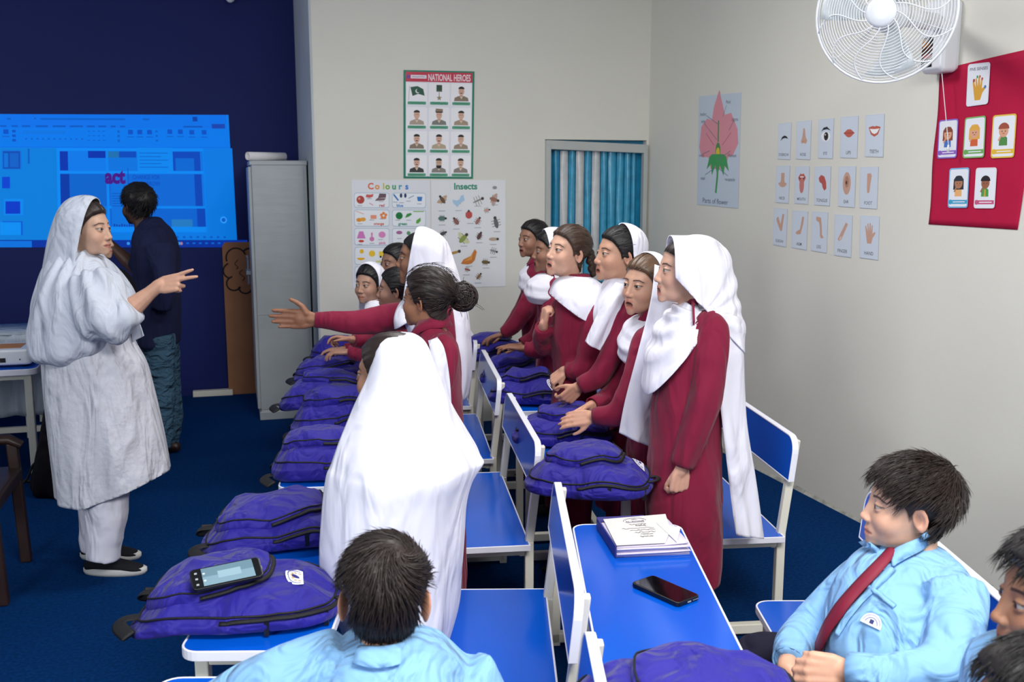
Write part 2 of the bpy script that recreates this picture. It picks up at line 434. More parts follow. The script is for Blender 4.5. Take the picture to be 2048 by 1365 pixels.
# national heroes poster
A = wallquad((807, 140), (949, 143), (946, 358), (807, 357))
A.sheet('#1f7f66').rect(.03, .02, .97, .985, '#e9eaf0').rect(.03, .895, .97, .985, '#c83a52')
A.text('NATIONAL HEROES', .645, .938, .088, '#f3e6ea', .02, width=.6).rect(.1, .925, .32, .957, '#e8e0ea').ell(.065, .94, .025, .025, '#6b4aa0')
A.scribble(.12, .94, .3, .006, '#7a4a6a', 3, .006, 16)
pid = 0
for r in range(4):
    for c in range(3):
        x = .185 + c * .315; y = .785 - r * .222
        A.rrect(x - .145, y - .1, x + .145, y + .1, '#f6f5f8', .02)
        A.rrect(x - .13, y - .098, x + .13, y - .07, '#58a383', .015); A.scribble(x - .1, y - .084, x + .1, .008, '#2d6d55', pid, .006, 14)
        if pid == 0:
            A.pg(x, y + .02, .1, [(-.9, .6), (.1, .75), (.9, .35), (1.1, -.55), (.2, -.3), (-.6, -.6)], '#2c5a48'); A.line([(x - .1, y + .07), (x - .115, y - .06)], .006, '#9a9a9a')
            A.ell(x + .01, y + .025, .03, .03, '#dfe6e2', 0).ell(x + .022, y + .03, .026, .026, '#2c5a48')
        elif pid == 1:
            A.rect(x - .04, y + .03, x + .04, y + .085, '#33503f').rect(x - .04, y + .022, x + .04, y + .032, '#6d6d60').line([(x, y + .02), (x, y - .02)], .008, '#6b6b60')
            A.pg(x, y - .035, .042, [(math.sin(R(36 * k)) * (1 if k % 2 == 0 else .42), math.cos(R(36 * k)) * (1 if k % 2 == 0 else .42)) for k in range(10)], '#9a8a6c')
        else:
            uni = ['#9b8a70', '#a3907a', '#8b7a68', '#b0a090', '#7d8078', '#a6937c', '#8c7d6e', '#b9a88e', '#9c8a76', '#3c3c3e', '#8a8480', '#8a8078'][pid]
            A.poly([(x - .105, y - .062), (x + .105, y - .062), (x + .095, y - .03), (x + .03, y - .012), (x - .03, y - .012), (x - .095, y - .03)], uni)
            A.poly([(x - .028, y - .012), (x + .028, y - .012), (x, y - .045)], '#e0c8b4')
            A.rect(x - .02, y - .02, x + .02, y + .01, '#c99c82'); A.ell(x, y + .03, .042, .058, '#d9b09a' if pid != 10 else '#c8a890')
            A.ell(x, y + .05, .045, .035, '#2a2422', 0, 14, 0, 180); A.line([(x - .02, y + .033), (x - .008, y + .033)], .007, '#3a2a26').line([(x + .008, y + .033), (x + .02, y + .033)], .007, '#3a2a26')
            if pid in (6, 7, 9, 11, 2): A.line([(x - .016, y + .012), (x + .016, y + .012)], .011, '#2c2220')
            if pid == 10: A.ell(x, y + .005, .04, .045, '#241f1f', 0, 16, 180, 360)
            if pid == 4: A.poly([(x - .055, y + .06), (x + .05, y + .06), (x + .055, y + .085), (x - .045, y + .09)], '#8d7c66').line([(x - .05, y + .058), (x + .055, y + .058)], .012, '#4a3a34')
        pid += 1
A.build('wall_poster', 'tall green-bordered NATIONAL HEROES poster with rows of small portraits', 'poster', 'gloss')

# colours poster
A = wallquad((703, 360), (860, 361), (860, 577), (705, 577)); A.sheet('#e3e5ea')
v = 0.24
for ch, col in zip('Colours', ['#e2654a', '#e8953c', '#c9bf3c', '#7fae3e', '#3da06a', '#35a0a8', '#2f7fd0']):
    A.text(ch, v, .945, .075, col, .035); v += .082 if ch not in 'l' else .05
def card(A, x0, y0, x1, y1):
    A.rrect(x0, y0, x1, y1, '#a9c4d6', .03); A.rrect(x0 + .006, y0 + .006, x1 - .006, y1 - .005, '#eef1f5', .027)
LX = ((.03, .475), (.51, .945)); LY = [(.745, .885), (.575, .73), (.4, .56), (.22, .385), (.05, .205)]
for y0, y1 in LY:
    for x0, x1 in LX: card(A, x0, y0, x1, y1)
def cap(A, x, y, n=.06): A.line([(x - n / 2, y), (x + n / 2, y)], .008, '#aab0ba')
A.ell(.11, .82, .05, .05, '#b5453c').ell(.095, .83, .015, .015, '#e2a090').pg(.225, .855, .05, [(-1, -.3), (-.8, .4), (.2, .3), (1, .5), (.8, -.2), (0, -.5)], '#cf6060')
A.poly([(.33, .835), (.43, .84), (.435, .875), (.35, .878)], '#6d5360').poly([(.29, .81), (.41, .815), (.43, .835), (.32, .835)], '#80636c').line([(.22, .79), (.27, .77)], .012, '#e0a8b8')
A.text('red', .38, .77, .035, '#cc5566', .03)
A.line([(.53, .87), (.59, .815)], .02, '#3f7fc4').ell(.625, .86, .016, .028, '#2f3a66').ell(.68, .86, .016, .028, '#2f3a66').line([(.72, .835), (.79, .86)], .01, '#8aa0c0').poly([(.83, .85), (.9, .85), (.89, .81), (.84, .81)], '#3c7fc8')
A.text('blue', .61, .77, .035, '#3f8fd0', .03)
A.line([(.05, .715), (.15, .69)], .009, '#e8b0a0').ell(.09, .635, .035, .025, '#e8962c').ell(.14, .64, .035, .025, '#eba53a').rect(.235, .645, .31, .68, '#ec9a7c')
for k in range(5): A.ell(.4 + .03 * math.cos(R(72 * k + 90)), .675 + .022 * math.sin(R(72 * k + 90)), .018, .018, '#ee8c4a')
A.text('orange', .34, .602, .033, '#d6705a', .03)
A.ell(.6, .675, .045, .045, '#1f7f45').line([(.57, .68), (.63, .67)], .006, '#0f5f30').pg(.72, .675, .045, [(-1, -.6), (-.5, .5), (.6, .8), (1, .4), (.2, -.2)], '#3f9a4a').line([(.78, .715), (.92, .715)], .012, '#8ab860').pg(.85, .63, .04, [(-.8, -.9), (-.7, .1), (.6, 1), (.7, 0), (0, -.8)], '#63ad48')
A.text('green', .645, .602, .035, '#3f9a78', .03)
A.poly([(.06, .465), (.17, .465), (.14, .53), (.09, .53)], '#d67fc0').ell(.115, .44, .035, .016, '#d0463a').ell(.25, .46, .03, .03, '#d883bb').ell(.25, .5, .012, .03, '#dd90c0').ell(.38, .5, .045, .04, '#e08fc4')
A.text('pink', .385, .425, .035, '#da86b0', .03)
A.ell(.6, .52, .04, .022, '#a76a9a').ell(.72, .515, .025, .025, '#5f9a70').ell(.82, .5, .03, .03, '#9a70b0')
A.ell(.12, .345, .026, .026, '#f0c020').ell(.11, .285, .05, .03, '#f0b428', 0, 16, 180, 360).ell(.25, .325, .04, .04, '#f2c838').rect(.34, .3, .42, .345, '#f2d040').ell(.36, .295, .014, .014, '#40382c').ell(.41, .295, .014, .014, '#40382c')
A.text('yellow', .36, .255, .033, '#d6d070', .03)
A.ell(.12, .14, .03, .02, '#b0b0b4').ell(.3, .13, .04, .03, '#c8c8cc').ell(.62, .14, .04, .03, '#a08070').ell(.8, .13, .04, .025, '#8a6a58')
for x, y in ((.1, .765), (.22, .83), (.37, .805), (.55, .8), (.63, .795), (.72, .81), (.86, .785), (.1, .6), (.25, .635), (.38, .645), (.58, .635), (.72, .635), (.1, .41), (.25, .42), (.36, .455), (.6, .465)): cap(A, x, y)
A.build('wall_poster', 'white Colours poster with boxed pictures sorted by colour', 'poster', 'gloss')

# insects poster
A = wallquad((862, 361), (1011, 360), (1011, 573), (864, 577)); A.sheet('#e4e6e8')
A.text('Insects', .46, .945, .08, '#2f8f72', .035)
def bug(x, y, k, rot, body, wing=None, legs=True, long=2.2):
    d = (math.cos(rot), math.sin(rot)); a = A.W / A.H
    if legs:
        for t in (-.5, 0, .5):
            px, py = x + d[0] * k * t, y + d[1] * k * t * a
            A.line([(px - d[1] * k * .9, py + d[0] * k * .9 * a), (px + d[1] * k * .9, py - d[0] * k * .9 * a)], .006, '#5a5048')
    if wing:
        for sgn in (-1, 1): A.ell(x - d[1] * sgn * k * .7, y + d[0] * sgn * k * .7 * a, k * .8, k * .35, wing, rot + sgn * 1.1)
    A.ell(x, y, k, k / long, body, rot); A.ell(x + d[0] * k, y + d[1] * k * a, k * .3, k * .3, '#3a3430')
for q in [(.15, .82, .055, 2.2, '#6a5040', '#c0a080'), (.37, .8, .03, 1.2, '#607080', None), (.62, .81, .07, .4, '#8a8a84', None, 1, 6), (.84, .82, .06, -.3, '#9a6a5a', '#c09a90'), (.74, .72, .04, .2, '#c89a90', None), (.14, .65, .05, 0, '#5a7a74', None, 1, 1.6),
          (.33, .62, .05, 2.2, '#8a5a58', None, 1, 1.7), (.5, .68, .05, 1.6, '#c04848', None, 1, 1.1), (.62, .62, .05, 1.0, '#a06a64', None), (.87, .6, .07, 1.8, '#5c6064', None, 1, 2.4), (.15, .51, .045, .4, '#4a4e54', None, 1, 2),
          (.42, .46, .07, .8, '#8a9a4a', '#cfd0a0'), (.64, .48, .05, 1.1, '#5a3a3a', None, 1, 1.8), (.83, .45, .06, .0, '#b8a08a', None, 0, 2.6), (.3, .33, .07, .25, '#b08a40', None, 0, 4), (.83, .34, .05, -.3, '#8a8a94', None, 1, 4), (.72, .235, .05, -.1, '#6a5a30', None, 1, 2), (.47, .17, .035, -.3, '#a05040', None, 1, 3), (.63, .1, .045, .9, '#8a6038', None, 1, 2.6), (.28, .22, .03, 1, '#302c2a', None)]: bug(*q)
A.pg(.37, .81, .08, [(-.1, 0), (-1.1, .2), (-1, -.3), (-.3, -1), (.2, -.3), (.9, .1), (.7, 1), (.3, .8)], '#a9cbe6')
A.pg(.5, .28, .11, [(-1, -.7), (-.7, -.2), (.2, .2), (.7, 1), (.95, .7), (.7, -.3), (.3, -.7), (-.2, -.8)], '#c8742c').pg(.5, .28, .07, [(-1, -.7), (.2, .2), (.7, .8), (.5, -.4)], '#dd9440')
for x, y in ((.14, .72), (.36, .72), (.62, .76), (.85, .77), (.14, .59), (.33, .55), (.52, .6), (.62, .56), (.88, .52), (.15, .45), (.43, .39), (.64, .42), (.83, .4), (.83, .28), (.5, .2), (.73, .18), (.46, .12), (.62, .04)): cap(A, x, y, .09)
A.ell(.85, .93, .03, .02, '#8a8e94')
A.build('wall_poster', 'glossy white Insects poster with rows of insect pictures', 'poster', 'gloss')

# flower drawing on the right wall
A = wallquad((1399, 193), (1483, 185), (1477, 417), (1395, 409), False); A.sheet('#c3cfdc')
A.pg(.5, .6, .47, [(0, 1.25), (.18, .9), (.32, .62), (.62, .66), (.95, .25), (1, -.1), (.75, -.4), (.55, -.42), (.35, -.75), (-.35, -.75), (-.5, -.45), (-.85, -.45), (-1, -.2), (-.9, .35), (-.6, .55), (-.35, .5), (-.25, .85)], '#d9909c')
for s_ in (-1, 1): A.line([(.5 + s_ * .3, .66), (.5 + s_ * .1, .55)], .012, '#b86a78')
A.line([(.5, .77), (.5, .58)], .03, '#4e8a50').ell(.5, .5, .06, .1, '#4e8a50').ell(.5, .485, .045, .06, '#d8c030').line([(.5, .4), (.5, .27), (.47, .12)], .04, '#3f9a58')
A.pg(.5, .43, .27, [(-.5, .2), (.5, .2), (.75, .1), (1, -.55), (.62, -.3), (.55, -.75), (.2, -.3), (0, -.8), (-.2, -.3), (-.5, -.75), (-.6, -.25), (-1, -.5), (-.75, .1)], '#3f9a58')
for p in ([(.2, .82), (.48, .74)], [(.68, .9), (.6, .8)], [(.85, .76), (.75, .68)], [(.5, .42), (.8, .5)], [(.5, .35), (.75, .28)], [(.45, .35), (.2, .28)], [(.12, .47), (.3, .5)], [(.15, .75), (.47, .6)]): A.line(p, .008, '#6a7488')
for t, x, y in (('Anther', .12, .835), ('Petal', .72, .93), ('stigma', .88, .775), ('style', .12, .77), ('ovary', .1, .46), ('Filament', .84, .46), ('sepal', .14, .25), ('receptacle', .8, .25)): A.text(t, x, y, .04, '#5a6478')
A.text('Parts of flower', .46, .045, .06, '#55607a', 0, width=.62)
A.build('flower_drawing', 'hand-drawn pink flower chart captioned Parts of flower on the right wall', 'poster')

# fifteen body-part flashcards
SK, SK2, LIP = '#c9a08c', '#b0826e', '#c0604f'
def d_brow(A): A.pg(.5, .58, .3, [(-1, -.4), (-.6, .2), (0, .4), (.6, .25), (1, -.1), (.4, 0), (0, .02), (-.5, -.1)], '#23262e')
def d_nose(A): A.pg(.5, .58, .3, [(-.1, 1.2), (.25, 1.1), (.5, 0), (.9, -.5), (.6, -.9), (.1, -.8), (-.4, -.85), (-.6, -.6), (-.3, 0)], SK).line([(.44, .47), (.53, .47)], .03, SK2)
def d_eye(A): A.ell(.5, .56, .3, .2, '#eef0f2').ell(.52, .56, .15, .17, '#33302e').ell(.52, .56, .06, .08, '#0a0a0a').ell(.47, .6, .03, .03, '#ffffff').pg(.5, .74, .33, [(-1, -.3), (-.5, .2), (.2, .3), (1, -.2), (.2, 0), (-.5, -.08)], '#23262e')
def d_lips(A): A.pg(.5, .6, .32, [(-1, 0), (-.4, .35), (-.12, .45), (0, .35), (.12, .45), (.4, .35), (1, 0), (.4, -.4), (0, -.5), (-.4, -.4)], LIP).line([(.2, .6), (.8, .6)], .02, '#8a3a34')
def d_teeth(A): A.pg(.5, .62, .33, [(-1, .35), (-.3, .5), (0, .42), (.3, .5), (1, .35), (.6, -.4), (0, -.65), (-.6, -.4)], LIP).pg(.5, .62, .27, [(-1, .25), (0, .2), (1, .25), (.5, -.3), (0, -.45), (-.5, -.3)], '#f2f2f2')
def d_neck(A): A.pg(.5, .6, .33, [(-.35, 1), (.4, 1), (.4, .1), (.5, -.2), (1, -.35), (.6, -.75), (0, -.85), (-.6, -.7), (-1, -.3), (-.5, -.2), (-.38, .1)], SK)
def d_mouth(A): A.pg(.5, .68, .28, [(-1, .1), (-.4, .75), (0, .6), (.4, .75), (1, .1), (.5, -.6), (-.5, -.6)], LIP).pg(.5, .65, .2, [(-.9, .4), (.9, .4), (.6, -.3), (-.6, -.3)], '#2a1716').rect(.38, .7, .62, .735, '#f0f0f0').ell(.5, .5, .17, .34, '#c87a72')
def d_tongue(A): A.pg(.5, .6, .3, [(-.8, .5), (-.3, .9), (.4, .7), (.8, 0), (.9, -.8), (.5, -1.1), (.1, -.7), (-.1, -.2), (-.6, 0)], '#b9564f')
def d_ear(A): A.ell(.5, .58, .24, .42, SK).ell(.5, .62, .12, .22, SK2).ell(.48, .6, .05, .07, '#5a3a2e')
def d_foot(A): A.pg(.5, .58, .2, [(-.5, 1.9), (.5, 2), (.8, 1.5), (.5, .2), (.3, -1.2), (.1, -1.6), (-.4, -1.5), (-.5, -.6), (-.5, .4)], SK)
def d_elbow(A): A.pg(.5, .6, .32, [(-.9, .6), (-.5, .9), (.1, -.1), (.5, 1.3), (.9, 1.2), (.5, -.9), (.1, -1), (-.8, .2)], SK)
def d_arm(A): A.pg(.5, .6, .3, [(.5, 1.2), (.9, 1.2), (.8, .4), (.5, -.4), (.3, -1), (-.5, -1.1), (-.9, -.9), (-.4, -.6), (.1, -.4), (.3, .3)], SK)
def d_leg(A): A.pg(.5, .6, .3, [(-.7, 1.4), (.3, 1.3), (.5, .3), (.6, -.8), (1, -1.2), (.4, -1.3), (.2, -1), (.1, .1), (-.1, .7), (-.7, .9)], SK)
def d_finger(A): A.pg(.5, .6, .3, [(.9, .9), (.5, 1.1), (-.8, -.7), (-1, -1), (-.7, -1.2), (-.3, -1)], SK).pg(.36, .44, .1, [(-.8, -.6), (.2, .6), (.7, .2), (-.2, -.9)], '#e4c4b8')
HANDP = [(-.35, -1.2), (.4, -1.2), (.65, -.5), (1.1, 0), (1, .2), (.55, -.05), (.6, .9), (.42, .95), (.3, .2), (.22, 1.15), (.02, 1.15), (-.02, .2), (-.2, 1.1), (-.38, 1.05), (-.28, .15), (-.6, .85), (-.75, .75), (-.55, -.3)]
def d_hand(A): A.pg(.5, .6, .3, HANDP, SK)
CX = [[(1556, 1584, 246, 319), (1593, 1624, 242, 319), (1637, 1669, 238, 317), (1681, 1718, 233, 316), (1731, 1770, 229, 314)],
      [(1552, 1581, 332, 406), (1590, 1620, 333, 408), (1629, 1663, 333, 411), (1677, 1713, 333, 414), (1720, 1758, 334, 417)],
      [(1547, 1576, 417, 492), (1584, 1617, 422, 498), (1623, 1657, 424, 504), (1669, 1706, 430, 513), (1720, 1760, 432, 518)]]
WDS = [['EYEBROW', 'NOSE', 'EYE', 'LIPS', 'TEETH'], ['NECK', 'MOUTH', 'TONGUE', 'EAR', 'FOOT'], ['ELBOW', 'ARM', 'LEG', 'FINGER', 'HAND']]
DRW = [[d_brow, d_nose, d_eye, d_lips, d_teeth], [d_neck, d_mouth, d_tongue, d_ear, d_foot], [d_elbow, d_arm, d_leg, d_finger, d_hand]]
for r in range(3):
    for c in range(5):
        xa, xb, ya, yb = CX[r][c]; tl = (-3, -1, 2)[r]; bl = (1, 2, 5)[r]
        A = wallquad((xa + 2, ya - tl * .5), (xb, ya + tl * .5), (xb - 3, yb + bl * .5), (xa, yb - bl * .5), False)
        A.sheet('#c9d3e0').rect(.03, .02, .97, .98, '#cfd8e4'); DRW[r][c](A)
        A.text(WDS[r][c], .5, .13, .12, '#5a5f66', .01)
        A.build('flashcard', 'pale flashcard printed ' + WDS[r][c] + ' on the right wall', 'flashcard', group='body-part flashcards on the right wall')

# crimson senses chart with six cards
q = [PR(1858, 449), PR(2036, 460), PR(1882, 139), PR(2093, 90)]
rows = []
for j in range(25):
    t = j / 24; rows.append([])
    for i in range(25):
        s_ = i / 24; p = q[0] * ((1 - s_) * (1 - t)) + q[1] * (s_ * (1 - t)) + q[2] * ((1 - s_) * t) + q[3] * (s_ * t)
        rows[-1].append(p + NR * (.003 + .0012 * math.sin(s_ * 7 + 1) * math.sin(t * 4)) + UR * (.004 * math.sin(t * 11)) * (1 if i == 0 else .3))
o = MB().rings(rows, False).build('crimson_chart', 'crimson', None)
s = o.modifiers.new('solid', 'SOLIDIFY'); s.thickness = .001
tag(o, 'large crimson cloth chart hanging on the right wall below the fan', 'chart')
def scard(tl, tr, br, bl, border, strip, label):
    g = lambda p: PR(*p) + NR * .006
    A = Art(g(bl), g(br), g(tl), g(tr), NR); A.rrect(0, 0, 1, 1, border, .1); A.rrect(.05, .035, .95, .965, '#e6e9f0', .08)
    A.b.c = A.b.c
    if strip: A.rect(.05, .1, .95, .2, strip); A.ell(.13, .15, .09, .09, strip); A.line([(.25, .15), (.85, .15)], .035, '#e8e8f0')
    return A
def kid(A, hair, shirt, skin='#d9a183', girl=False, arm=True, tie=None):
    A.pg(.5, .38, .22, [(-.8, -.6), (.8, -.6), (.75, .5), (.4, .75), (-.4, .75), (-.75, .5)], shirt)
    if tie: A.pg(.5, .38, .05, [(-.8, -2.6), (.8, -2.6), (.6, 2.5), (-.6, 2.5)], tie)
    if girl: A.pg(.5, .62, .26, [(-1, -.9), (1, -.9), (.95, .5), (.5, 1), (-.5, 1), (-.95, .5)], hair)
    A.ell(.5, .62, .2, .2, skin); A.ell(.5, .67, .23, .2, hair, 0, 16, 0, 180)
    A.ell(.43, .615, .022, .022, '#3a2a26').ell(.57, .615, .022, .022, '#3a2a26').line([(.45, .565), (.55, .565)], .02, '#a05048')
    if arm: A.line([(.3, .4), (.38, .5), (.46, .56)], .07, skin)
    return A
A = scard((1939, 129), (1984, 124), (1979, 208), (1935, 214), '#dfe2ec', None, ''); A.text('FIVE SENSES', .5, .87, .1, '#4a5060', .015, width=.8)
A.pg(.5, .4, .33, HANDP, '#d9a23c'); A.ell(.31, .6, .05, .06, '#a04848').ell(.83, .42, .05, .06, '#3f7fb8').ell(.46, .68, .04, .05, '#3f9a6a').ell(.57, .68, .04, .05, '#c86a3a').ell(.68, .62, .04, .05, '#c04040')
A.build('senses_card', 'white FIVE SENSES card with a yellow hand at the top of the crimson chart', 'card', group='cards on the crimson chart')
for q4, bd, st, args, lab in [
    (((1881, 241), (1920, 237), (1916, 316), (1877, 318)), '#8a6ac8', '#8a5fc0', dict(hair='#8a4a38', shirt='#4a76c0', girl=True), 'purple-bordered card of a child in blue on the crimson chart'),
    (((1933, 236), (1975, 231), (1971, 315), (1928, 317)), '#7fb56a', '#6aa85a', dict(hair='#e0a848', shirt='#d0603a', girl=True), 'green-bordered card of a blonde child in orange on the crimson chart'),
    (((1989, 231), (2037, 227), (2031, 315), (1984, 317)), '#e0bc4a', '#e0b83a', dict(hair='#a0503c', shirt='#4f8a48'), 'yellow-bordered card of a red-haired child in green on the crimson chart'),
    (((1902, 337), (1942, 335), (1938, 416), (1898, 416)), '#7ab4dc', '#3fa0c8', dict(hair='#2c3038', shirt='#e8b070', girl=True, skin='#b07a5c'), 'blue-bordered card of a dark-haired girl on the crimson chart'),
    (((1955, 336), (1997, 335), (1992, 417), (1950, 417)), '#e2dfe8', '#c85a80', dict(hair='#2a2224', shirt='#4f9a48', skin='#9a6448', tie='#d0a040'), 'pink-captioned card of a boy in green with a yellow tie on the crimson chart')]:
    A = scard(*q4, bd, st, ''); kid(A, **args); A.build('senses_card', lab, 'card', group='cards on the crimson chart')

# projected screen image on the blue wall
M['screen'] = mat('projected_light', None, .7, .2, attr=True, emit=.80)
Yw = 8.098; g = lambda p: PY(*p, Yw)
A = Art(g((-70, 495)), g((471, 495)), g((-70, 228)), g((457, 230)), NB)
U = lambda px: (px + 70) / 532.; V_ = lambda py: (495 - py) / 266.
def sr(x0, y0, x1, y1, col): A.rect(U(x0), V_(y1), U(x1), V_(y0), col)
A.sheet('#0268c4'); sr(-70, 229, 457, 256, '#0560c4'); sr(-70, 256, 460, 295, '#0266c6'); sr(-70, 295, 466, 480, '#0268c0'); sr(-70, 480, 488, 495, '#022a86'); sr(-70, 482, 55, 495, '#0560ba')
for x, y, wd in ((14, 238, 8), (65, 237, 4), (160, 238, 170), (218, 238, 40), (288, 238, 14)): sr(x - wd / 2, y - 1.5, x + wd / 2, y + 2, '#0450a8')
sr(385, 233, 395, 242, '#04388c'); sr(425, 247, 453, 256, '#143a94')
for x, wd in ((3, 12), (25, 12), (47, 16), (78, 24), (112, 26), (146, 26), (175, 16), (198, 16), (220, 10), (239, 10), (385, 40)): sr(x - wd / 2, 251, x + wd / 2, 254, '#03489e')
for x, y in ((8, 263), (255, 263), (274, 263), (294, 263), (336, 262), (358, 262), (382, 263), (408, 263)): sr(x - 5, y - 4, x + 5, y + 5, '#0444a6'); sr(x - 7, y + 9, x + 7, y + 11, '#0450a8')
for i in range(11): sr(45 + i * 11, 276, 49 + i * 11, 279, '#0450a8')
for i in range(4):
    for j in range(3): sr(168 + i * 10, 261 + j * 9, 173 + i * 10, 263 + j * 9, '#0452aa')
for j in range(3): sr(20, 260 + j * 9, 27, 265 + j * 9, '#0444a0'); sr(228, 260 + j * 9, 233, 265 + j * 9, '#0450a8'); sr(306, 260 + j * 9, 311, 264 + j * 9, '#0450a8')
sr(40, 261, 125, 268, '#0662bc'); sr(-70, 293, 460, 294, '#0456b0')
sr(-70, 295, 108, 480, '#026ab8'); sr(0, 300, 38, 338, '#0560bc'); sr(2, 302, 35, 337, '#0a3f96'); sr(4, 306, 12, 334, '#0660b4'); sr(15, 306, 32, 334, '#0a52a8'); sr(0, 353, 15, 376, '#0438b0'); sr(3, 397, 40, 430, '#0672c8'); sr(6, 402, 34, 427, '#0430a8')
sr(0, 442, 38, 470, '#0448b0'); sr(-4, 444, 35, 470, '#0478cc'); sr(50, 297, 53, 327, '#0448a4')
sr(106, 296, 404, 464, '#0474ce'); sr(112, 301, 403, 453, '#0562bc')
sr(112, 301, 203, 340, '#0666c4'); sr(112, 302, 128, 340, '#032c92'); sr(168, 301, 203, 315, '#032a92'); sr(208, 302, 265, 314, '#043ea0'); sr(208, 302, 230, 314, '#185f94'); sr(340, 302, 397, 340, '#043c9e'); sr(345, 315, 384, 340, '#0558b2'); sr(267, 294, 340, 341, '#0472ca')
for k in range(5): sr(271, 304 + k * 7, 330 - (k % 2) * 14, 306 + k * 7, '#0458b0')
sr(110, 341, 404, 346, '#0474ce'); sr(112, 347, 203, 411, '#0454ac'); sr(112, 347, 130, 411, '#02308c'); sr(208, 347, 398, 411, '#0658b4'); sr(383, 347, 398, 411, '#043a9a'); sr(203, 301, 208, 453, '#0470ca'); sr(208, 411, 404, 416, '#0470ca'); sr(208, 416, 403, 453, '#0454b0'); sr(385, 416, 402, 453, '#043a9c'); sr(332, 438, 375, 453, '#1c68a4'); sr(212, 347, 245, 453, '#0560ba')
for k in range(6): sr(213, 385 + k * 5, 238, 387 + k * 5, '#044ca4')
for k in range(14): sr(215 + k * 5, 447 + (k % 3), 218 + k * 5, 453, '#04368e')
A.text('act', U(221), V_(351), .052, '#3a1270', .05, width=.078).line([(U(247), V_(335)), (U(247), V_(372))], .003, '#0448a0')
for t, y in (('CHANGE FOR', 353), ('TOMORROW', 366)): A.text(t, U(256), V_(y), .016, '#03409c', .015, 'L', width=.105 if t != 'ACTION' else .05)
A.ell(U(440), V_(439), .013, .013, '#2a8cd8').ell(U(440), V_(439), .008, .008, '#0450b4')
for x in (243, 263, 350, 345): A.ell(U(x), V_(487), .006, .006, '#2c80c4' if x != 350 else '#8a6a7a')
for k in range(9): sr(360 + k * 13, 485, 366 + k * 13, 488, '#0658b8')
for k in range(8): sr(340 + k * 14, 472, 345 + k * 14, 476, '#044ca4')
A.build('projected_image', 'bright blue projected computer screen on the dark blue wall', 'screen', 'screen')
# ------------------------------------------------------------------ furniture
def rr_outline(x0, y0, x1, y1, r, n=6, corners=(1, 1, 1, 1)):
    P = []
    for (cx, cy, t0), c in zip(((x1 - r, y0 + r, -90), (x1 - r, y1 - r, 0), (x0 + r, y1 - r, 90), (x0 + r, y0 + r, 180)), corners):
        if c:
            for k in range(n + 1):
                t = R(t0 + 90 * k / n); P.append((cx + r * math.cos(t), cy + r * math.sin(t)))
        else: P.append((cx + r * (1 if t0 in (-90, 0) else -1), cy + r * (1 if t0 in (0, 90) else -1)))
    return P
def slab(outl, z0, z1, f=lambda x, y, z: (x, y, z)):
    b = MB(); n = len(outl); v = [f(x, y, z0) for x, y in outl] + [f(x, y, z1) for x, y in outl]
    return b.add(v, [tuple(range(n - 1, -1, -1)), tuple(range(n, 2 * n))] + [(i, (i + 1) % n, n + (i + 1) % n, n + i) for i in range(n)])
def band(o_in, o_out, z0, z1, f=lambda x, y, z: (x, y, z)):
    n = len(o_in); b = MB(); v = []
    for o_, z in ((o_out, z0), (o_out, z1), (o_in, z1), (o_in, z0)): v += [f(x, y, z) for x, y in o_]
    fc = []
    for k in range(4):
        for i in range(n):
            j = (i + 1) % n; q = (k + 1) % 4; fc.append((k * n + i, k * n + j, q * n + j, q * n + i))
    return b.add(v, fc)
LEN, DEP = .92, .885
proto = None
def panel(name, root, x0, y0, x1, y1, r, z0, z1, f=lambda x, y, z: (x, y, z), corners=(1, 1, 1, 1)):
    e = .006
    p = link(name, slab(rr_outline(x0 + e, y0 + e, x1 - e, y1 - e, r - e, 6, corners), z0, z1, f).mesh(name), 'blue', root, smooth=False)
    q = link('edge_band', band(rr_outline(x0 + e, y0 + e, x1 - e, y1 - e, r - e, 6, corners), rr_outline(x0, y0, x1, y1, r, 6, corners), z0 - .0015, z1 + .0012, f).mesh('edge_band'), 'edge', p, smooth=False)
    bevel(q, .002, 2, 60)
    return p
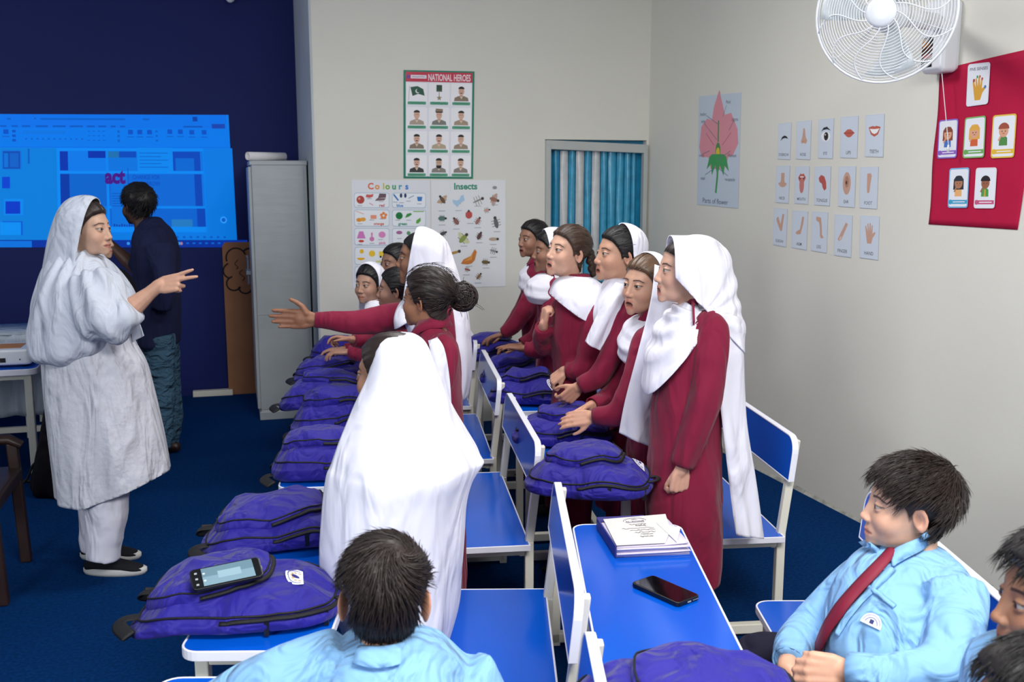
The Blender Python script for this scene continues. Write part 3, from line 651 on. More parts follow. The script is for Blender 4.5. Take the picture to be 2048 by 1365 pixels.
def make_unit(label):
    root = thing('school_desk', label, 'desk', group='joined desk and bench units')
    panel('desktop', root, 0, 0, .335, LEN, .045, .629, .651)
    panel('seat', root, .565, .005, DEP - .005, LEN - .005, .05, .383, .403, corners=(0, 0, 1, 1))
    fb = lambda x, y, z: (DEP - .012 + z + (x - .5) * .1, y, x)
    panel('backrest', root, .61, .01, .775, LEN - .01, .06, 0, .02, fb, corners=(0, 1, 1, 0) if False else (1, 1, 0, 0))
    for y in (.06, LEN - .06):
        for x in (.04, .295):
            bevel(link('desk_leg', MB().box((x - .016, y - .016, 0), (x + .016, y + .016, .629)).mesh('desk_leg'), 'cream', root, smooth=False), .004)
        bevel(link('seat_leg', MB().box((.59, y - .016, 0), (.622, y + .016, .383)).mesh('seat_leg'), 'cream', root, smooth=False), .004)
        bevel(link('rear_post', MB().bar((DEP - .004, y, 0), (DEP - .004, y, .40), .032).bar((DEP - .004, y, .39), (DEP + .038, y, .755), .03, .03).mesh('rear_post'), 'cream', root, smooth=False), .004)
        bevel(link('foot_bar', MB().box((.02, y - .016, .012), (DEP, y + .016, .05)).mesh('foot_bar'), 'cream', root, smooth=False), .004)
        bevel(link('desk_rail', MB().box((.056, y - .014, .595), (.279, y + .014, .629)).mesh('desk_rail'), 'cream', root, smooth=False), .004)
        bevel(link('seat_rail', MB().box((.6, y - .014, .35), (DEP - .02, y + .014, .383)).mesh('seat_rail'), 'cream', root, smooth=False), .004)
    for a_, b_ in (((.42, .06, .015), (.452, LEN - .06, .045)), ((DEP - .04, .05, .345), (DEP - .012, LEN - .05, .375)), ((.04, .06, .598), (.066, LEN - .06, .628)), ((.59, .06, .352), (.616, LEN - .06, .38))):
        bevel(link('long_rail', MB().box(a_, b_).mesh('long_rail'), 'cream', root, smooth=False), .004)
    return root
def copy_tree(o, parent=None):
    c = o.copy(); COL.objects.link(c)
    if parent: c.parent = parent
    for ch in list(o.children): copy_tree(ch, c)
    return c
UNITS = {}
UN = [('L0', (-.165, 2.23), 14.6, 'desk unit in left row holding the bag with the phone'), ('L1', (.105, 3.39), 8.2, 'left row desk unit just beyond the chador girl, second from the near end'),
      ('L2', (.255, 4.50), 8.6, 'left row desk unit third from the near end, under one slumped bag'), ('L3', (.40, 5.58), 8, 'left row desk unit farthest away, beside the grey cupboard'),
      ('LF', (-.42, 1.23), 14.6, 'left row desk unit at the bottom edge where the crouching boy sits'),
      ('N', (.722, 1.90), 15.2, 'desk unit with the notebook and black phone on its clear blue top'), ('R1', (1.03, 3.24), 9.5, 'right row desk unit behind the notebook desk, front girl beside its bench'),
      ('R2', (1.185, 4.26), 8, 'right row desk unit beyond the girl with clasped hands'), ('R3', (1.33, 5.28), 8, 'right row desk unit farthest away, nearest the striped window'),
      ('NF', (.47, .95), 15.2, 'right row desk unit at bottom right corner, mostly out of frame')]
for k, P0, phi, lab in UN:
    if proto is None: proto = u = make_unit(lab)
    else: u = copy_tree(proto)
    u['label'] = lab; u.location = (P0[0], P0[1], 0); u.rotation_euler = (0, 0, -R(phi)); UNITS[k] = u
def onunit(k, x, y, z):                              # local point of a desk unit -> world
    a = -UNITS[k].rotation_euler.z; p = UNITS[k].location
    return Vector((p.x + x * math.cos(a) + y * math.sin(a), p.y - x * math.sin(a) + y * math.cos(a), z))

# steel cupboard
cb = thing('steel_cupboard', 'tall grey steel cupboard against the pillar with handled doors on its left', 'cupboard', (.30, 7.12, 0))
x0, x1, y0, y1, H_ = -.165, .205, 0, .86, 1.80
bevel(link('carcass', MB().box((x0, y0, .07), (x1, y1, H_)).box((x0 + .0, y0 + .004, 0), (x1, y1 - .004, .07)).mesh('carcass'), 'steel', cb, smooth=False), .005)
bevel(link('top_rim', MB().box((x0 - .012, y0 - .006, H_ - .02), (x1 + .004, y1, H_ + .012)).mesh('top_rim'), 'steel', cb, smooth=False), .004)
bevel(link('plinth', MB().box((x0 - .01, y0 - .008, .0), (x1 + .004, y1, .06)).mesh('plinth'), 'steel', cb, smooth=False), .004)
bevel(link('side_seam', MB().box((x1 - .03, y0 - .004, .07), (x1 - .022, y0, H_ - .03)).box((x0, y0 - .004, .75), (x1, y0 - .001, .757)).mesh('side_seam'), 'steel', cb, smooth=False), .001)
for a, c in ((.005, .425), (.435, .855)):
    d = bevel(link('door', MB().box((x0 - .022, a, .08), (x0, c, H_ - .03)).mesh('door'), 'steel', cb, smooth=False), .005)
    bevel(link('handle', MB().tube([(x0 - .045, (.36 if a < .1 else .5), .93 + .1 * t) for t in range(3)], .009, 8).box((x0 - .06, (.33 if a < .1 else .49), 1.0), (x0 - .022, (.36 if a < .1 else .52), 1.03)).mesh('handle'), 'metal', d, smooth=False), .003)
for i, (dx, dy, r, ln, lab) in enumerate([(.0, .05, .028, .3, 'longer roll of charts on top of the steel cupboard'), (.03, .13, .022, .24, 'shorter paper roll behind another roll on the steel cupboard')]):
    c0 = Vector((.24 + dx, 7.12 + dy, H_ + .012 + r + i * .0)); d = Vector((.55, .35, 0)).normalized() * ln / 2; b = MB()
    o_ = []; n = 18
    for rr_ in (r, r * .8): o_.append(rr_)
    b.tube([c0 - d, c0 + d], r, n, cap=False); b.tube([c0 + d, c0 - d], r * .82, n, cap=False); b.tube([c0 - d * .98, c0 + d * .98], r * .35, n, cap=False)
    for e in (-1, 1):
        pass
    o = b.build('paper_roll', 'paper'); s = o.modifiers.new('solid', 'SOLIDIFY'); s.thickness = .002; tag(o, lab, 'paper roll', 'paper rolls on the cupboard')

# cardboard board leaning on the blue wall
bx = thing('cardboard_board', 'brown board with a drawn black cloud leaning between blue wall and cupboard', 'board', (-.06, 8.06, 0))
pts = [(0, 0), (.24, 0), (.24, 1.2), (.02, 1.2), (0, 1.17)]
fz = lambda x, y, z: (x - .03, .02 - z - .03 * (1.2 - y) / 1.2, y)
bevel(link('panel', slab(pts, 0, .012, fz).mesh('panel'), 'card', bx, smooth=False), .003)
b = MB(); cl = []
for cx, cy, r, a0, a1 in ((.1, 1.08, .075, 200, 20), (.06, .98, .06, 260, 110), (.075, .88, .055, 330, 100), (.16, .85, .05, 360, 180), (.2, 1.1, .05, 140, -20)):
    b.tube([fz(cx + r * math.cos(R(a0 + (a1 - a0) * k / 10)), cy + r * math.sin(R(a0 + (a1 - a0) * k / 10)), .0125) for k in range(11)], .006, 5)
b.tube([fz(.1 + .012 * math.sin(k * 1.3), .99 + k * .012, .0125) for k in range(7)], .003, 5); b.tube([fz(.14 + .02 * math.sin(k * 1.1), .9 + k * .014, .0125) for k in range(7)], .003, 5)
link('drawn_cloud', b.mesh('drawn_cloud'), 'black', bx)

# small white lamp high on the blue wall
lp = thing('wall_bulb', 'small white bulb high on the blue wall at the top edge', 'lamp', PY(460, -8, 8.1))
link('holder', MB().tube([(0, 0, .0), (0, -.05, .0), (0, -.08, -.01)], [.03, .028, .024], 14).mesh('holder'), 'plastic', lp)
link('bulb', MB().ell((0, -.1, -.025), (.035, .035, .04)).mesh('bulb'), 'plastic', lp)

# projector table at far left
tb = thing('projector_table', 'cream-legged table with dark blue top at the far left', 'table', (-1.17, 6.05, 0))
p = link('tabletop', slab(rr_outline(-1.3, -.06, .07, .80, .05), .625, .645).mesh('tabletop'), 'blue', tb, smooth=False)
bevel(link('edge_band', band(rr_outline(-1.3, -.06, .07, .80, .05), rr_outline(-1.306, -.066, .076, .806, .05), .612, .647).mesh('edge_band'), 'edge', p, smooth=False), .003)
for x in (.02, -1.25):
    for y in (0, .74): bevel(link('leg', MB().box((x - .02, y - .02, 0), (x + .02, y + .02, .625)).mesh('leg'), 'cream', tb, smooth=False), .004)
    link('side_rail', MB().box((x - .015, 0, .1), (x + .015, .74, .135)).mesh('side_rail'), 'cream', tb, smooth=False)
for q in (((-1.25, -.015, .58), (.02, .015, .622)), ((-1.25, .725, .1), (.02, .755, .135))): link('rail', MB().box(*q).mesh('rail'), 'cream', tb, smooth=False)
rows = []
for z in np.linspace(.16, .70, 16):
    rows.append([(-2.6 + 1.36 * t + .0, 6.98 + .02 * math.sin(t * 60) * (1.2 - z) + .012 * math.sin(t * 23 + z * 3), z) for t in np.linspace(0, 1, 90)])
b = MB().rings(rows, False)
rows = [[(-2.6 + 1.36 * t, y, .702) for t in np.linspace(0, 1, 20)] for y in (6.98, 7.2, 7.5)]; b.rings(rows, False)
o = b.build('satin_tablecloth', 'cloth'); s = o.modifiers.new('solid', 'SOLIDIFY'); s.thickness = .004
tag(o, 'pale satin tablecloth hanging behind the projector table', 'tablecloth')
ct = thing('side_table', 'table hidden under the pale satin cloth at far left', 'table', (-1.95, 7.25, 0))
link('tabletop', MB().box((-.62, -.24, .66), (.66, .3, .695)).mesh('tabletop'), 'cream', ct, smooth=False)
for x in (-.55, .6):
    for y in (-.2, .26): link('leg', MB().box((x - .02, y - .02, 0), (x + .02, y + .02, .66)).mesh('leg'), 'cream', ct, smooth=False)
pj = thing('projector', 'white projector with an orange sticker on the far left table', 'projector', (-1.23, 6.18, .647))
bd = link('body', slab(rr_outline(-.34, -.12, .1, .16, .03), .012, .1).mesh('body'), 'plastic', pj, smooth=False); bevel(bd, .012, 3, 40)
link('orange_sticker', MB().box((-.14, -.06, .1), (.04, .11, .1012)).mesh('orange_sticker'), mat('orange_sticker', '#b8792a', .6), pj, smooth=False)
link('lens', MB().tube([(-.25, -.12, .055), (-.25, -.135, .055)], .035, 20).mesh('lens'), 'blackgloss', pj)
link('port', MB().box((-.06, -.122, .03), (-.03, -.119, .055)).box((-.09, -.122, .035), (-.08, -.119, .045)).box((.04, -.122, .04), (.047, -.119, .047)).box((-.2, -.06, .1), (-.16, -.04, .1015)).mesh('port'), 'blackplastic', pj, smooth=False)
for x in (-.3, .06): link('foot', MB().tube([(x, -.08, 0), (x, -.08, .014)], .014, 10).mesh('foot'), 'blackplastic', pj)
o = MB().box((-.12, -.1, 0), (.1, .16, .012)).build('paper_stack', 'paper', None, False); o.location = (-1.16, 6.5, .648); o.rotation_euler = (0, 0, .3); tag(o, 'pale papers behind the projector on the far left table', 'paper')
o = MB().tube(smooth_path([(-1.62, 6.0, .65), (-1.5, 5.98, .45), (-1.42, 5.98, .25), (-1.33, 6.0, .1), (-1.24, 5.98, .02), (-1.12, 5.95, .012), (-1.08, 5.9, .08), (-1.13, 5.92, .12), (-1.2, 5.9, .012), (-1.4, 5.8, .012)], 50), .007, 7).build('power_cable', 'black'); tag(o, 'black cable looping to the carpet under the projector table', 'cable')

# dark wooden chair at the bottom left edge
wc = thing('wooden_chair', 'dark brown wooden armchair corner at the bottom left edge', 'chair', (-1.04, 4.22, 0))
for x, y, h in ((.06, 0, .55), (-.46, 0, .55), (.06, .48, .55), (-.46, .48, .95)): bevel(link('leg', MB().bar((x + .02, y, 0), (x, y, h), .045, .045).mesh('leg'), 'wood', wc, smooth=False), .006)
bevel(link('seat', MB().box((-.5, -.03, .38), (.09, .5, .44)).mesh('seat'), 'wood', wc, smooth=False), .012, 3)
for y in (0, .48): bevel(link('arm_rest', MB().tube([(-.5, y, .55), (-.2, y, .575), (.05, y, .565), (.1, y, .535)], [.03, .034, .034, .028], 10, .7).mesh('arm_rest'), 'wood', wc), .004)
bevel(link('backrest', MB().box((-.5, .0, .6), (-.46, .48, .95)).mesh('backrest'), 'wood', wc, smooth=False), .01)

# ------------------------------------------------------------------ wall fan
fx = thing('wall_fan', 'white wall-mounted fan with a round wire guard at the top right', 'fan', PR(1900, 75))
O = off(fx)
bxw, bh = .135, .30
def fl(u, n_, z): return UR * u + NR * n_ + UP * z
b = MB(); rr_ = []
for n_, k in ((0, .94), (.02, 1), (.075, 1), (.095, .88)):
    rr_.append([fl(x * k * .5, n_, y * k * .5) for x, y in rr_outline(-bxw, -bh, bxw, bh, .04)])
bevel(link('bracket_box', b.rings(rr_).mesh('bracket_box'), 'plastic', fx, smooth=False), .006, 3)
lm = MB().box((-.03, -.062, 0), (.03, .062, .001)); 
lab_ = Art(O + fl(-.052, .0955, -.125), O + fl(.012, .0955, -.125), O + fl(-.052, .0955, .0), None, NR)
lab_.sheet('#1d1512').rect(0, .25, 1, .7, '#4a2c1c').ell(.2, .8, .2, .3, '#b8761f').ell(.55, .75, .2, .2, '#7a4a20').rect(.2, .3, .85, .42, '#a01c1c').rect(.3, .08, .6, .16, '#b0a8a0')
lab_.build('sticker', '', '', 'gloss', fx)
C = PD(1770, 25, 3.30)                               # guard centre
ax = (NR * .62 - AW * .75 - UP * .10).normalized(); gu = ax.cross(UP).normalized(); gv = gu.cross(ax).normalized()
gR = .215
Cl = C - O
def gp(r, a, h): return Cl + gu * (r * math.cos(a)) + gv * (r * math.sin(a)) + ax * h
dome = lambda r: .055 * (1 - (r / gR) ** 2.2)
b = MB()
for k in range(20):
    r = .05 + (gR - .05) * k / 19
    b.tube([gp(r, 2 * math.pi * j / 56, dome(r)) for j in range(57)], .0014 if k < 19 else .004, 5, cap=False)
    if k > 3: b.tube([gp(r, 2 * math.pi * j / 48, -.02 - dome(r)) for j in range(49)], .0012 if k < 19 else .003, 4, cap=False)
o = link('guard_ring', b.mesh('guard_ring'), 'plastic', fx); o['kind'] = 'stuff'
for k in range(12):
    a0 = k * math.pi / 6
    link('guard_spoke', MB().tube([gp(.045 + (gR - .045) * t, a0 + .55 * math.sin(t * 2.6), dome(.045 + (gR - .045) * t) + .001) for t in np.linspace(0, 1, 14)], .0022, 5).mesh('guard_spoke'), 'plastic', fx)
b = MB()
for k in range(9): b.tube([gp(.06 + (gR - .06) * t, k * 2 * math.pi / 9, -.02 - dome(.06 + (gR - .06) * t)) for t in np.linspace(0, 1, 10)], .002, 5)
link('rear_guard', b.mesh('rear_guard'), 'plastic', fx)
link('hub_cap', MB().tube([gp(0, 0, .045), gp(0, 0, .056), gp(0, 0, .064), gp(0, 0, .066)], [.048, .047, .038, .02], 28).mesh('hub_cap'), 'plastic', fx)
for k in range(3):
    rows = []
    for t in np.linspace(0, 1, 10):
        r = .03 + .165 * t; w_ = .5 + .35 * t
        rows.append([gp(r, k * 2.094 + .4 * t + w_ * s_, .012 - .03 * s_) for s_ in np.linspace(-.5, .5, 8)])
    o = link('fan_blade', MB().rings(rows, False).mesh('fan_blade'), mat('fan_blade_%d' % k, '#cdd6da', .3, alpha=.55) if k == 0 else 'plastic', fx)
    o.data.materials[0] = bpy.data.materials['fan_blade_0']
    s = o.modifiers.new('solid', 'SOLIDIFY'); s.thickness = .002
link('motor', MB().tube([gp(0, 0, -.03), gp(0, 0, -.06), gp(0, 0, -.12), gp(0, 0, -.15)], [.05, .062, .058, .03], 24).mesh('motor'), 'plastic', fx)
link('arm', MB().tube([gp(0, 0, -.1), gp(0, 0, -.16) * .6 + fl(0, .09, .05) * .4, fl(0, .08, .06)], [.034, .032, .036], 16).mesh('arm'), 'plastic', fx)
k_ = gp(.0, 0, -.125) * .5 + fl(0, .1, .05) * .5
link('vent_slot', MB().ell(k_ + ax * .032 - UP * .0, (.012, .012, .016)).mesh('vent_slot'), 'steel', fx)
q0 = fl(.035, .06, -bh / 2); q1 = PR(1920, 290) + NR * .06 - O
link('pull_cord', MB().tube(smooth_path([q0, q0 * .5 + q1 * .5, q1], 12), .0018, 6).tube([q1, q1 - UP * .03], [.004, .006], 8).mesh('pull_cord'), 'plastic', fx)
link('power_lead', MB().tube([fl(.04, .02, bh / 2), fl(.05, .02, bh / 2 + .05), fl(.12, .015, bh / 2 + .2)], .006, 8).mesh('power_lead'), 'plastic', fx)
# ------------------------------------------------------------------ school bags, phones, notebook
def sup(t, a, b, n, xr=0):
    c, s = math.cos(t), math.sin(t)
    r = (abs(c / a) ** n + abs(s / b) ** n) ** (-1 / n)
    if xr and c > 0: r *= 1 - xr * c * s * s
    return r * c, r * s
def make_bag(label, loc, yaw, L=.43, Wd=.31, H=.105, seed=0, tilt=(0, 0), droop=0, badge=True, strap='left', pk=(-.05, .29, .235), mirror=1, group='blue school bags lying on the desks'):
    rg = random.Random(seed)
    root = thing('school_bag', label, 'bag', loc, group); root.rotation_euler = (tilt[0], tilt[1], yaw)
    a, b_ = L / 2, Wd / 2; n = 72
    ph = [rg.random() * 6.28 for _ in range(8)]
    def top(x, y):
        rho = (abs(x / a) ** 3.6 + abs(y / b_) ** 3.6) ** (1 / 3.6); rho = min(rho, 1)
        z = H * (1 - rho ** 4) ** .55
        z *= 1 + .10 * math.sin(x * 9 + ph[0]) * math.cos(y * 8 + ph[1]) - .25 * max(0, x / a) ** 2 * .8
        z += .007 * (1 - 2 * abs(math.sin(x * 17 + y * 12 + ph[2] + .8 * math.sin(y * 20)))) * (1 - rho ** 3) * min(1, rho * 1.6) + .005 * (1 - 2 * abs(math.sin(y * 24 - x * 13 + ph[3] + math.sin(x * 25)))) * (1 - rho ** 3)
        z += .010 * rho ** 3 * math.sin(4 * math.atan2(y, x) + ph[4]) * (1 - rho ** 6)
        if x < 0: z -= droop * .14 * max(0, -x / a - .35) ** 1.5
        return z
    rings = []
    for k in range(14):                               # bottom centre -> rim -> top centre
        rho = [.05, .5, .85, .97, 1.0, 1.0, .985, .955, .9, .8, .65, .45, .25, .04][k]
        ring = []
        for j in range(n):
            x, y = sup(2 * math.pi * j / n, a, b_, 3.6, .12)
            wob = 1 + .012 * math.sin(5 * 2 * math.pi * j / n + ph[5])
            x *= rho * wob; y *= rho * wob
            if k < 3: z = .004 - droop * (.14 * max(0, -x / a - .35) ** 1.5)
            elif k == 3: z = .012 - droop * (.14 * max(0, -x / a - .35) ** 1.5)
            elif k in (4, 5): z = H * (.18 if k == 4 else .34) - droop * (.14 * max(0, -x / a - .35) ** 1.5)
            else: z = max(top(x, y), H * .36 - droop * (.14 * max(0, -x / a - .35) ** 1.5))
            ring.append((x, y, z))
        rings.append(ring)
    body = link('body', MB().rings(rings).mesh('body'), 'bag', root); s = body.modifiers.new('sub', 'SUBSURF'); s.levels = 1; s.render_levels = 1
    # piping round the main panel
    def loop(cx, ax_, by, pw, n_=64, lift=.003, a0=0, a1=360):
        P = []
        for j in range(n_ + 1):
            x, y = sup(R(a0 + (a1 - a0) * j / n_), ax_, by, pw, .1); x += cx
            P.append(Vector((x, y * mirror, top(x, y * mirror) + lift)))
        return P
    link('piping', MB().tube(loop(0, a * .93, b_ * .92, 3.4), .0028, 6, cap=False).mesh('piping'), 'black', root)
    link('zipper', MB().tube(loop(0, a * .955, b_ * .95, 3.4, 30, .001, -95, -8), .009, 8, .55).mesh('zipper'), 'black', root)
    # front pocket
    cx, pl, pw_ = pk; pa, pb = pl / 2, pw_ / 2; ph_ = .03; rings = []
    for rho, hz in ((1.0, -.012), (1.02, .004), (1.0, .014), (.95, .021), (.85, .026), (.6, .030), (.3, .031), (.04, .031)):
        ring = []
        for j in range(48):
            x, y = sup(2 * math.pi * j / 48, pa, pb, 3.0, .28); x = x * rho + cx; y = (y * rho + .0) * mirror
            ring.append((x, y, top(x, y) + hz * (1 + .12 * math.sin(x * 40 + y * 30 + ph[6]))))
        rings.append(ring)
    p = link('front_pocket', MB().rings(rings if mirror > 0 else [r[::-1] for r in rings]).mesh('front_pocket'), 'bag', root)
    def ploop(a0, a1, rr, lift, n_=40):
        P = []
        for j in range(n_ + 1):
            x, y = sup(R(a0 + (a1 - a0) * j / n_), pa * rr, pb * rr, 3.0, .28); x += cx; y *= mirror
            P.append(Vector((x, y, top(x, y) + lift)))
        return P
    link('pocket_piping', MB().tube(ploop(0, 360, .98, .0195), .0024, 6, cap=False).mesh('pocket_piping'), 'black', p)
    link('pocket_zipper', MB().tube(ploop(-88, 60, 1.015, .009), .0085, 8, .6).mesh('pocket_zipper'), 'black', p)
    # puller tabs
    for ang in (-60, -25):
        x, y = sup(R(ang), a * .96, b_ * .96, 3.4, .1); y *= mirror; z = top(x, y)
        link('zip_pull', MB().box((x - .004, y - .004, z - .035), (x + .008, y + .003, z + .002)).mesh('zip_pull'), 'blackplastic', root, smooth=False)
    # straps
    sx = -a
    for sg in ((-1, 1) if strap else ()):
        y0 = sg * .07
        pts = [(sx * .7, y0, .02), (sx * 1.0, y0 * 1.1, .018), (sx * 1.05, y0 * 1.3 - .01, .010), (sx * .9, y0 * 1.7 - .03, .006)]
        link('strap', MB().tube(smooth_path(pts, 16), .018, 8, .22, up=(0, 0, 1)).mesh('strap'), 'black', root)
    link('haul_loop', MB().tube(smooth_path([(a * .93, .03, H * .4), (a * 1.05, .025, H * .45), (a * 1.08, 0, H * .43), (a * 1.05, -.025, H * .45), (a * .93, -.03, H * .4)], 16), .009, 8, .4).mesh('haul_loop'), 'black', root)
    if badge:
        bx_, by_ = (badge if hasattr(badge, '__len__') else (a * .56, -.0)); rot = R(100)
        P = []
        def bq(u, v, h): 
            x = bx_ + u * math.cos(rot) - v * math.sin(rot); y = by_ + u * math.sin(rot) + v * math.cos(rot); return Vector((x, y, top(x, y) + h))
        bb = MB(); N_ = 20; out = [(.042 * math.cos(R(180 * k / N_)), .042 * math.sin(R(180 * k / N_)) - .012) for k in range(N_ + 1)]
        ro = [[bq(u * s_, v * s_ if v > 0 else v, .003) for s_ in (0, .33, .66, 1)] for u, v in out]
        for r1, r2 in zip(ro[:-1], ro[1:]):
            for q in range(3): bb.add([r1[q], r1[q + 1], r2[q + 1], r2[q]], [(0, 1, 2, 3)], '#e6e6f2')
        for rad, w_, c in ((.036, .0022, '#30328a'), (.029, .005, '#c9a86a' if seed % 2 else '#4a4c9c')):
            for k in range(N_):
                if k % 3 == 2 and rad < .03: continue
                t0, t1 = R(8 + 164 * k / N_), R(8 + 164 * (k + .8) / N_)
                bb.add([bq(rr * math.cos(t), rr * math.sin(t) - .011, .0036) for t, rr in ((t0, rad - w_), (t0, rad), (t1, rad), (t1, rad - w_))], [(0, 1, 2, 3)], c)
        bb.add([bq(.011 * math.cos(R(60 * k)), .010 * math.sin(R(60 * k)) + .006, .0037) for k in range(6)], [tuple(range(6))], '#24267a')
        link('badge', bb.mesh('badge'), 'print', root, smooth=False)
    return root
DT = .653
def rotw(px_deg): return -CA + R(px_deg)             # 0 = +x to image right, 90 = away from the camera
def bagat(px, py, label, deg=0, z=DT, **k):
    p = PZ(px, py, z + .08); p.z = z; return make_bag(label, p, rotw(deg), **k)
bagat(480, 1158, 'large blue school bag with a phone lying on it on the nearest left desk', 3, seed=1, L=.50, Wd=.34, H=.095, pk=(-.07, .29, .245), badge=(.145, -.02), droop=.5)
bagat(556, 1024, 'blue school bag with a rounded pocket behind the bag that carries a phone', 12, seed=2, L=.44, Wd=.30, H=.105, pk=(-.02, .31, .235), badge=False, droop=.5)
bagat(662, 903, 'blue bag with its rounded end overhanging the left desk beside the chador girl', 4, seed=3, L=.42, Wd=.27, H=.15, pk=(-.02, .30, .17), badge=False, droop=.2)
bagat(680, 826, 'blue bag half hidden behind the white chador, with a square front pocket', 6, seed=4, L=.40, Wd=.30, H=.16, pk=(.0, .30, .22), badge=False, droop=.2)
bagat(655, 778, 'slumped blue bag with black zip alone on the third left desk', -4, seed=5, L=.44, Wd=.28, H=.14, badge=False, droop=.4, pk=(.03, .28, .18))
bagat(668, 728, 'lower blue bag of the pile on the farthest left desk', 2, seed=6, L=.42, Wd=.30, H=.09, badge=False, droop=.2)
bagat(690, 690, 'small folded blue bag under the pointing arm on the farthest left desk', -3, seed=7, L=.40, Wd=.24, H=.10, badge=False, droop=.1)
bagat(1180, 932, 'blue bag with round pocket and white badge in front of the front girl', -14, seed=8, L=.43, Wd=.34, H=.115, pk=(-.02, .26, .2), badge=(.165, .06), droop=.0, strap=None)
bagat(1125, 842, 'blue bag under the clasped hands of the girl facing the camera', -6, seed=9, L=.40, Wd=.31, H=.12, pk=(.02, .24, .2), badge=(-.16, .05), droop=.1, strap=None)
bagat(1062, 768, 'blue bag with white badge under the fist of the braided girl', -12, seed=10, L=.40, Wd=.30, H=.12, pk=(-.04, .25, .18), badge=(.12, -.08), droop=.1, strap=None)
bagat(1035, 728, 'blue bag behind the badge bag on the second right desk', -8, seed=11, L=.36, Wd=.26, H=.11, badge=False, strap=None)
bagat(988, 690, 'blue bag under the hands of the farthest girl on the last right desk', -10, seed=12, L=.38, Wd=.34, H=.12, badge=False, strap=None)
bagat(1392, 1402, 'big blue bag across the bottom edge on the notebook desk', -6, seed=13, L=.50, Wd=.30, H=.135, pk=(.03, .30, .2), badge=False, mirror=-1)

def make_phone(label, p, yaw, tilt=(0, 0), L=.158, W=.078, T=.0095, lit=False):
    r = thing('smartphone', label, 'phone', p); r.rotation_euler = (tilt[0], tilt[1], yaw)
    bevel(link('case', slab(rr_outline(-L / 2, -W / 2, L / 2, W / 2, .011), 0, T).mesh('case'), 'blackplastic', r, smooth=False), .002, 3)
    o = r.matrix_basis
    sc = link('screen', slab(rr_outline(-L / 2 + .004, -W / 2 + .004, L / 2 - .004, W / 2 - .004, .008), T, T + .0006).mesh('screen'), 'blackgloss', r, smooth=False)
    if lit:
        A = Art((-L / 2 + .026, -W / 2 + .005, T + .0008 - .0016), (L / 2 - .018, -W / 2 + .005, T + .0008 - .0016), (-L / 2 + .026, W / 2 - .005, T + .0008 - .0016), None, UP)
        A.rect(0, 0, 1, 1, '#5a7480').rect(0, .0, 1, .5, '#6d8894').rect(.3, .3, .75, .7, '#7f99a4').ell(.04, .7, .025, .025, '#b8c8d0').ell(.04, .3, .025, .025, '#b8c8d0')
        if 'screen_lit' not in M: M['screen_lit'] = mat('phone_screen', None, .15, .5, attr=True, emit=.35)
        link('display', A.b.mesh('display'), 'screen_lit', r, smooth=False)
        bb = MB()
        for i in range(3): bb.box((-L / 2 + .01, -.025 + i * .02, T + .0006), (-L / 2 + .016, -.019 + i * .02, T + .0009))
        link('icons', bb.mesh('icons'), 'steel', r, smooth=False)
    bb = MB(); bb.box((L / 2 - .0005, -.006, .003), (L / 2 + .0012, .006, .006))
    for i in range(5): bb.box((L / 2 - .0005, .014 + i * .004, .0035), (L / 2 + .001, .016 + i * .004, .0055))
    link('port', bb.mesh('port'), 'steel', r, smooth=False)
    return r
bpy.context.view_layer.update()
def bag_hit(bag, px, py):
    x, f, u = ray(px, py); dr = (RT * x + AW * f + UP * u).normalized(); best = None
    for o in [c for c in bag.children_recursive if c.name.split('.')[0] in ('body', 'front_pocket')]:
        mi = o.matrix_world.inverted(); a = mi @ Vector((0, 0, CH)); b2 = (mi.to_3x3() @ dr).normalized()
        ok, p, n, i = o.ray_cast(a, b2)
        if ok:
            q = o.matrix_world @ p
            if best is None or (q - Vector((0, 0, CH))).length < (best - Vector((0, 0, CH))).length: best = q
    return best
BAG0 = bpy.data.objects['school_bag']
pa, pb, pc = bag_hit(BAG0, 392, 1182), bag_hit(BAG0, 515, 1156), bag_hit(BAG0, 452, 1150)
ph_c = (pa + pb) / 2 + UP * .020
ph = make_phone('black phone with a lit screen lying on the big blue bag', ph_c, 0, L=.162, W=.072, lit=True)
xa = (pb - pa).normalized(); za = xa.cross(pc - pa).normalized(); za = za if za.z > 0 else -za; za = (za + UP * 2.5).normalized(); za = (za - xa * za.dot(xa)).normalized()
ph.rotation_euler = Matrix((xa, za.cross(xa), za)).transposed().to_euler()
make_phone('black phone with a dark glossy screen on the clear blue desk', PZ(1330, 1186, DT), rotw(-52), L=.165, W=.082, T=.011)

# notebook with worn cover
nb = thing('notebook', 'worn notebook with a printed crest on its curled white cover on the blue desk', 'notebook', PZ(1284, 1082, DT))
nb.rotation_euler = (0, 0, rotw(8))
W2, H2 = .106, .118
def page(u, v, z, cv): return (u, v, z + cv)
b = MB()
for i in range(9):
    z = .002 + i * .0035; w_ = W2 * 2 - .004 * ((i * 7) % 3); sh = .003 * ((i * 5) % 4)
    rows = []
    for v in np.linspace(-H2 - sh, H2, 8):
        rows.append([(-W2 + w_ * t + (.004 * math.sin(i) if t > .5 else 0), v, z + .004 * t * math.sin(i * 1.9 + v * 20) * (t ** 2) + .010 * max(0, t - .7) * (i / 9) * max(0, -v * 9)) for t in np.linspace(0, 1, 10)])
    b.rings(rows, False)
M['pages'] = mat('lilac_pages', '#d3cbe0', .85, .2, var=.04)
o = link('pages', b.mesh('pages'), 'pages', nb); s = o.modifiers.new('solid', 'SOLIDIFY'); s.thickness = .0026
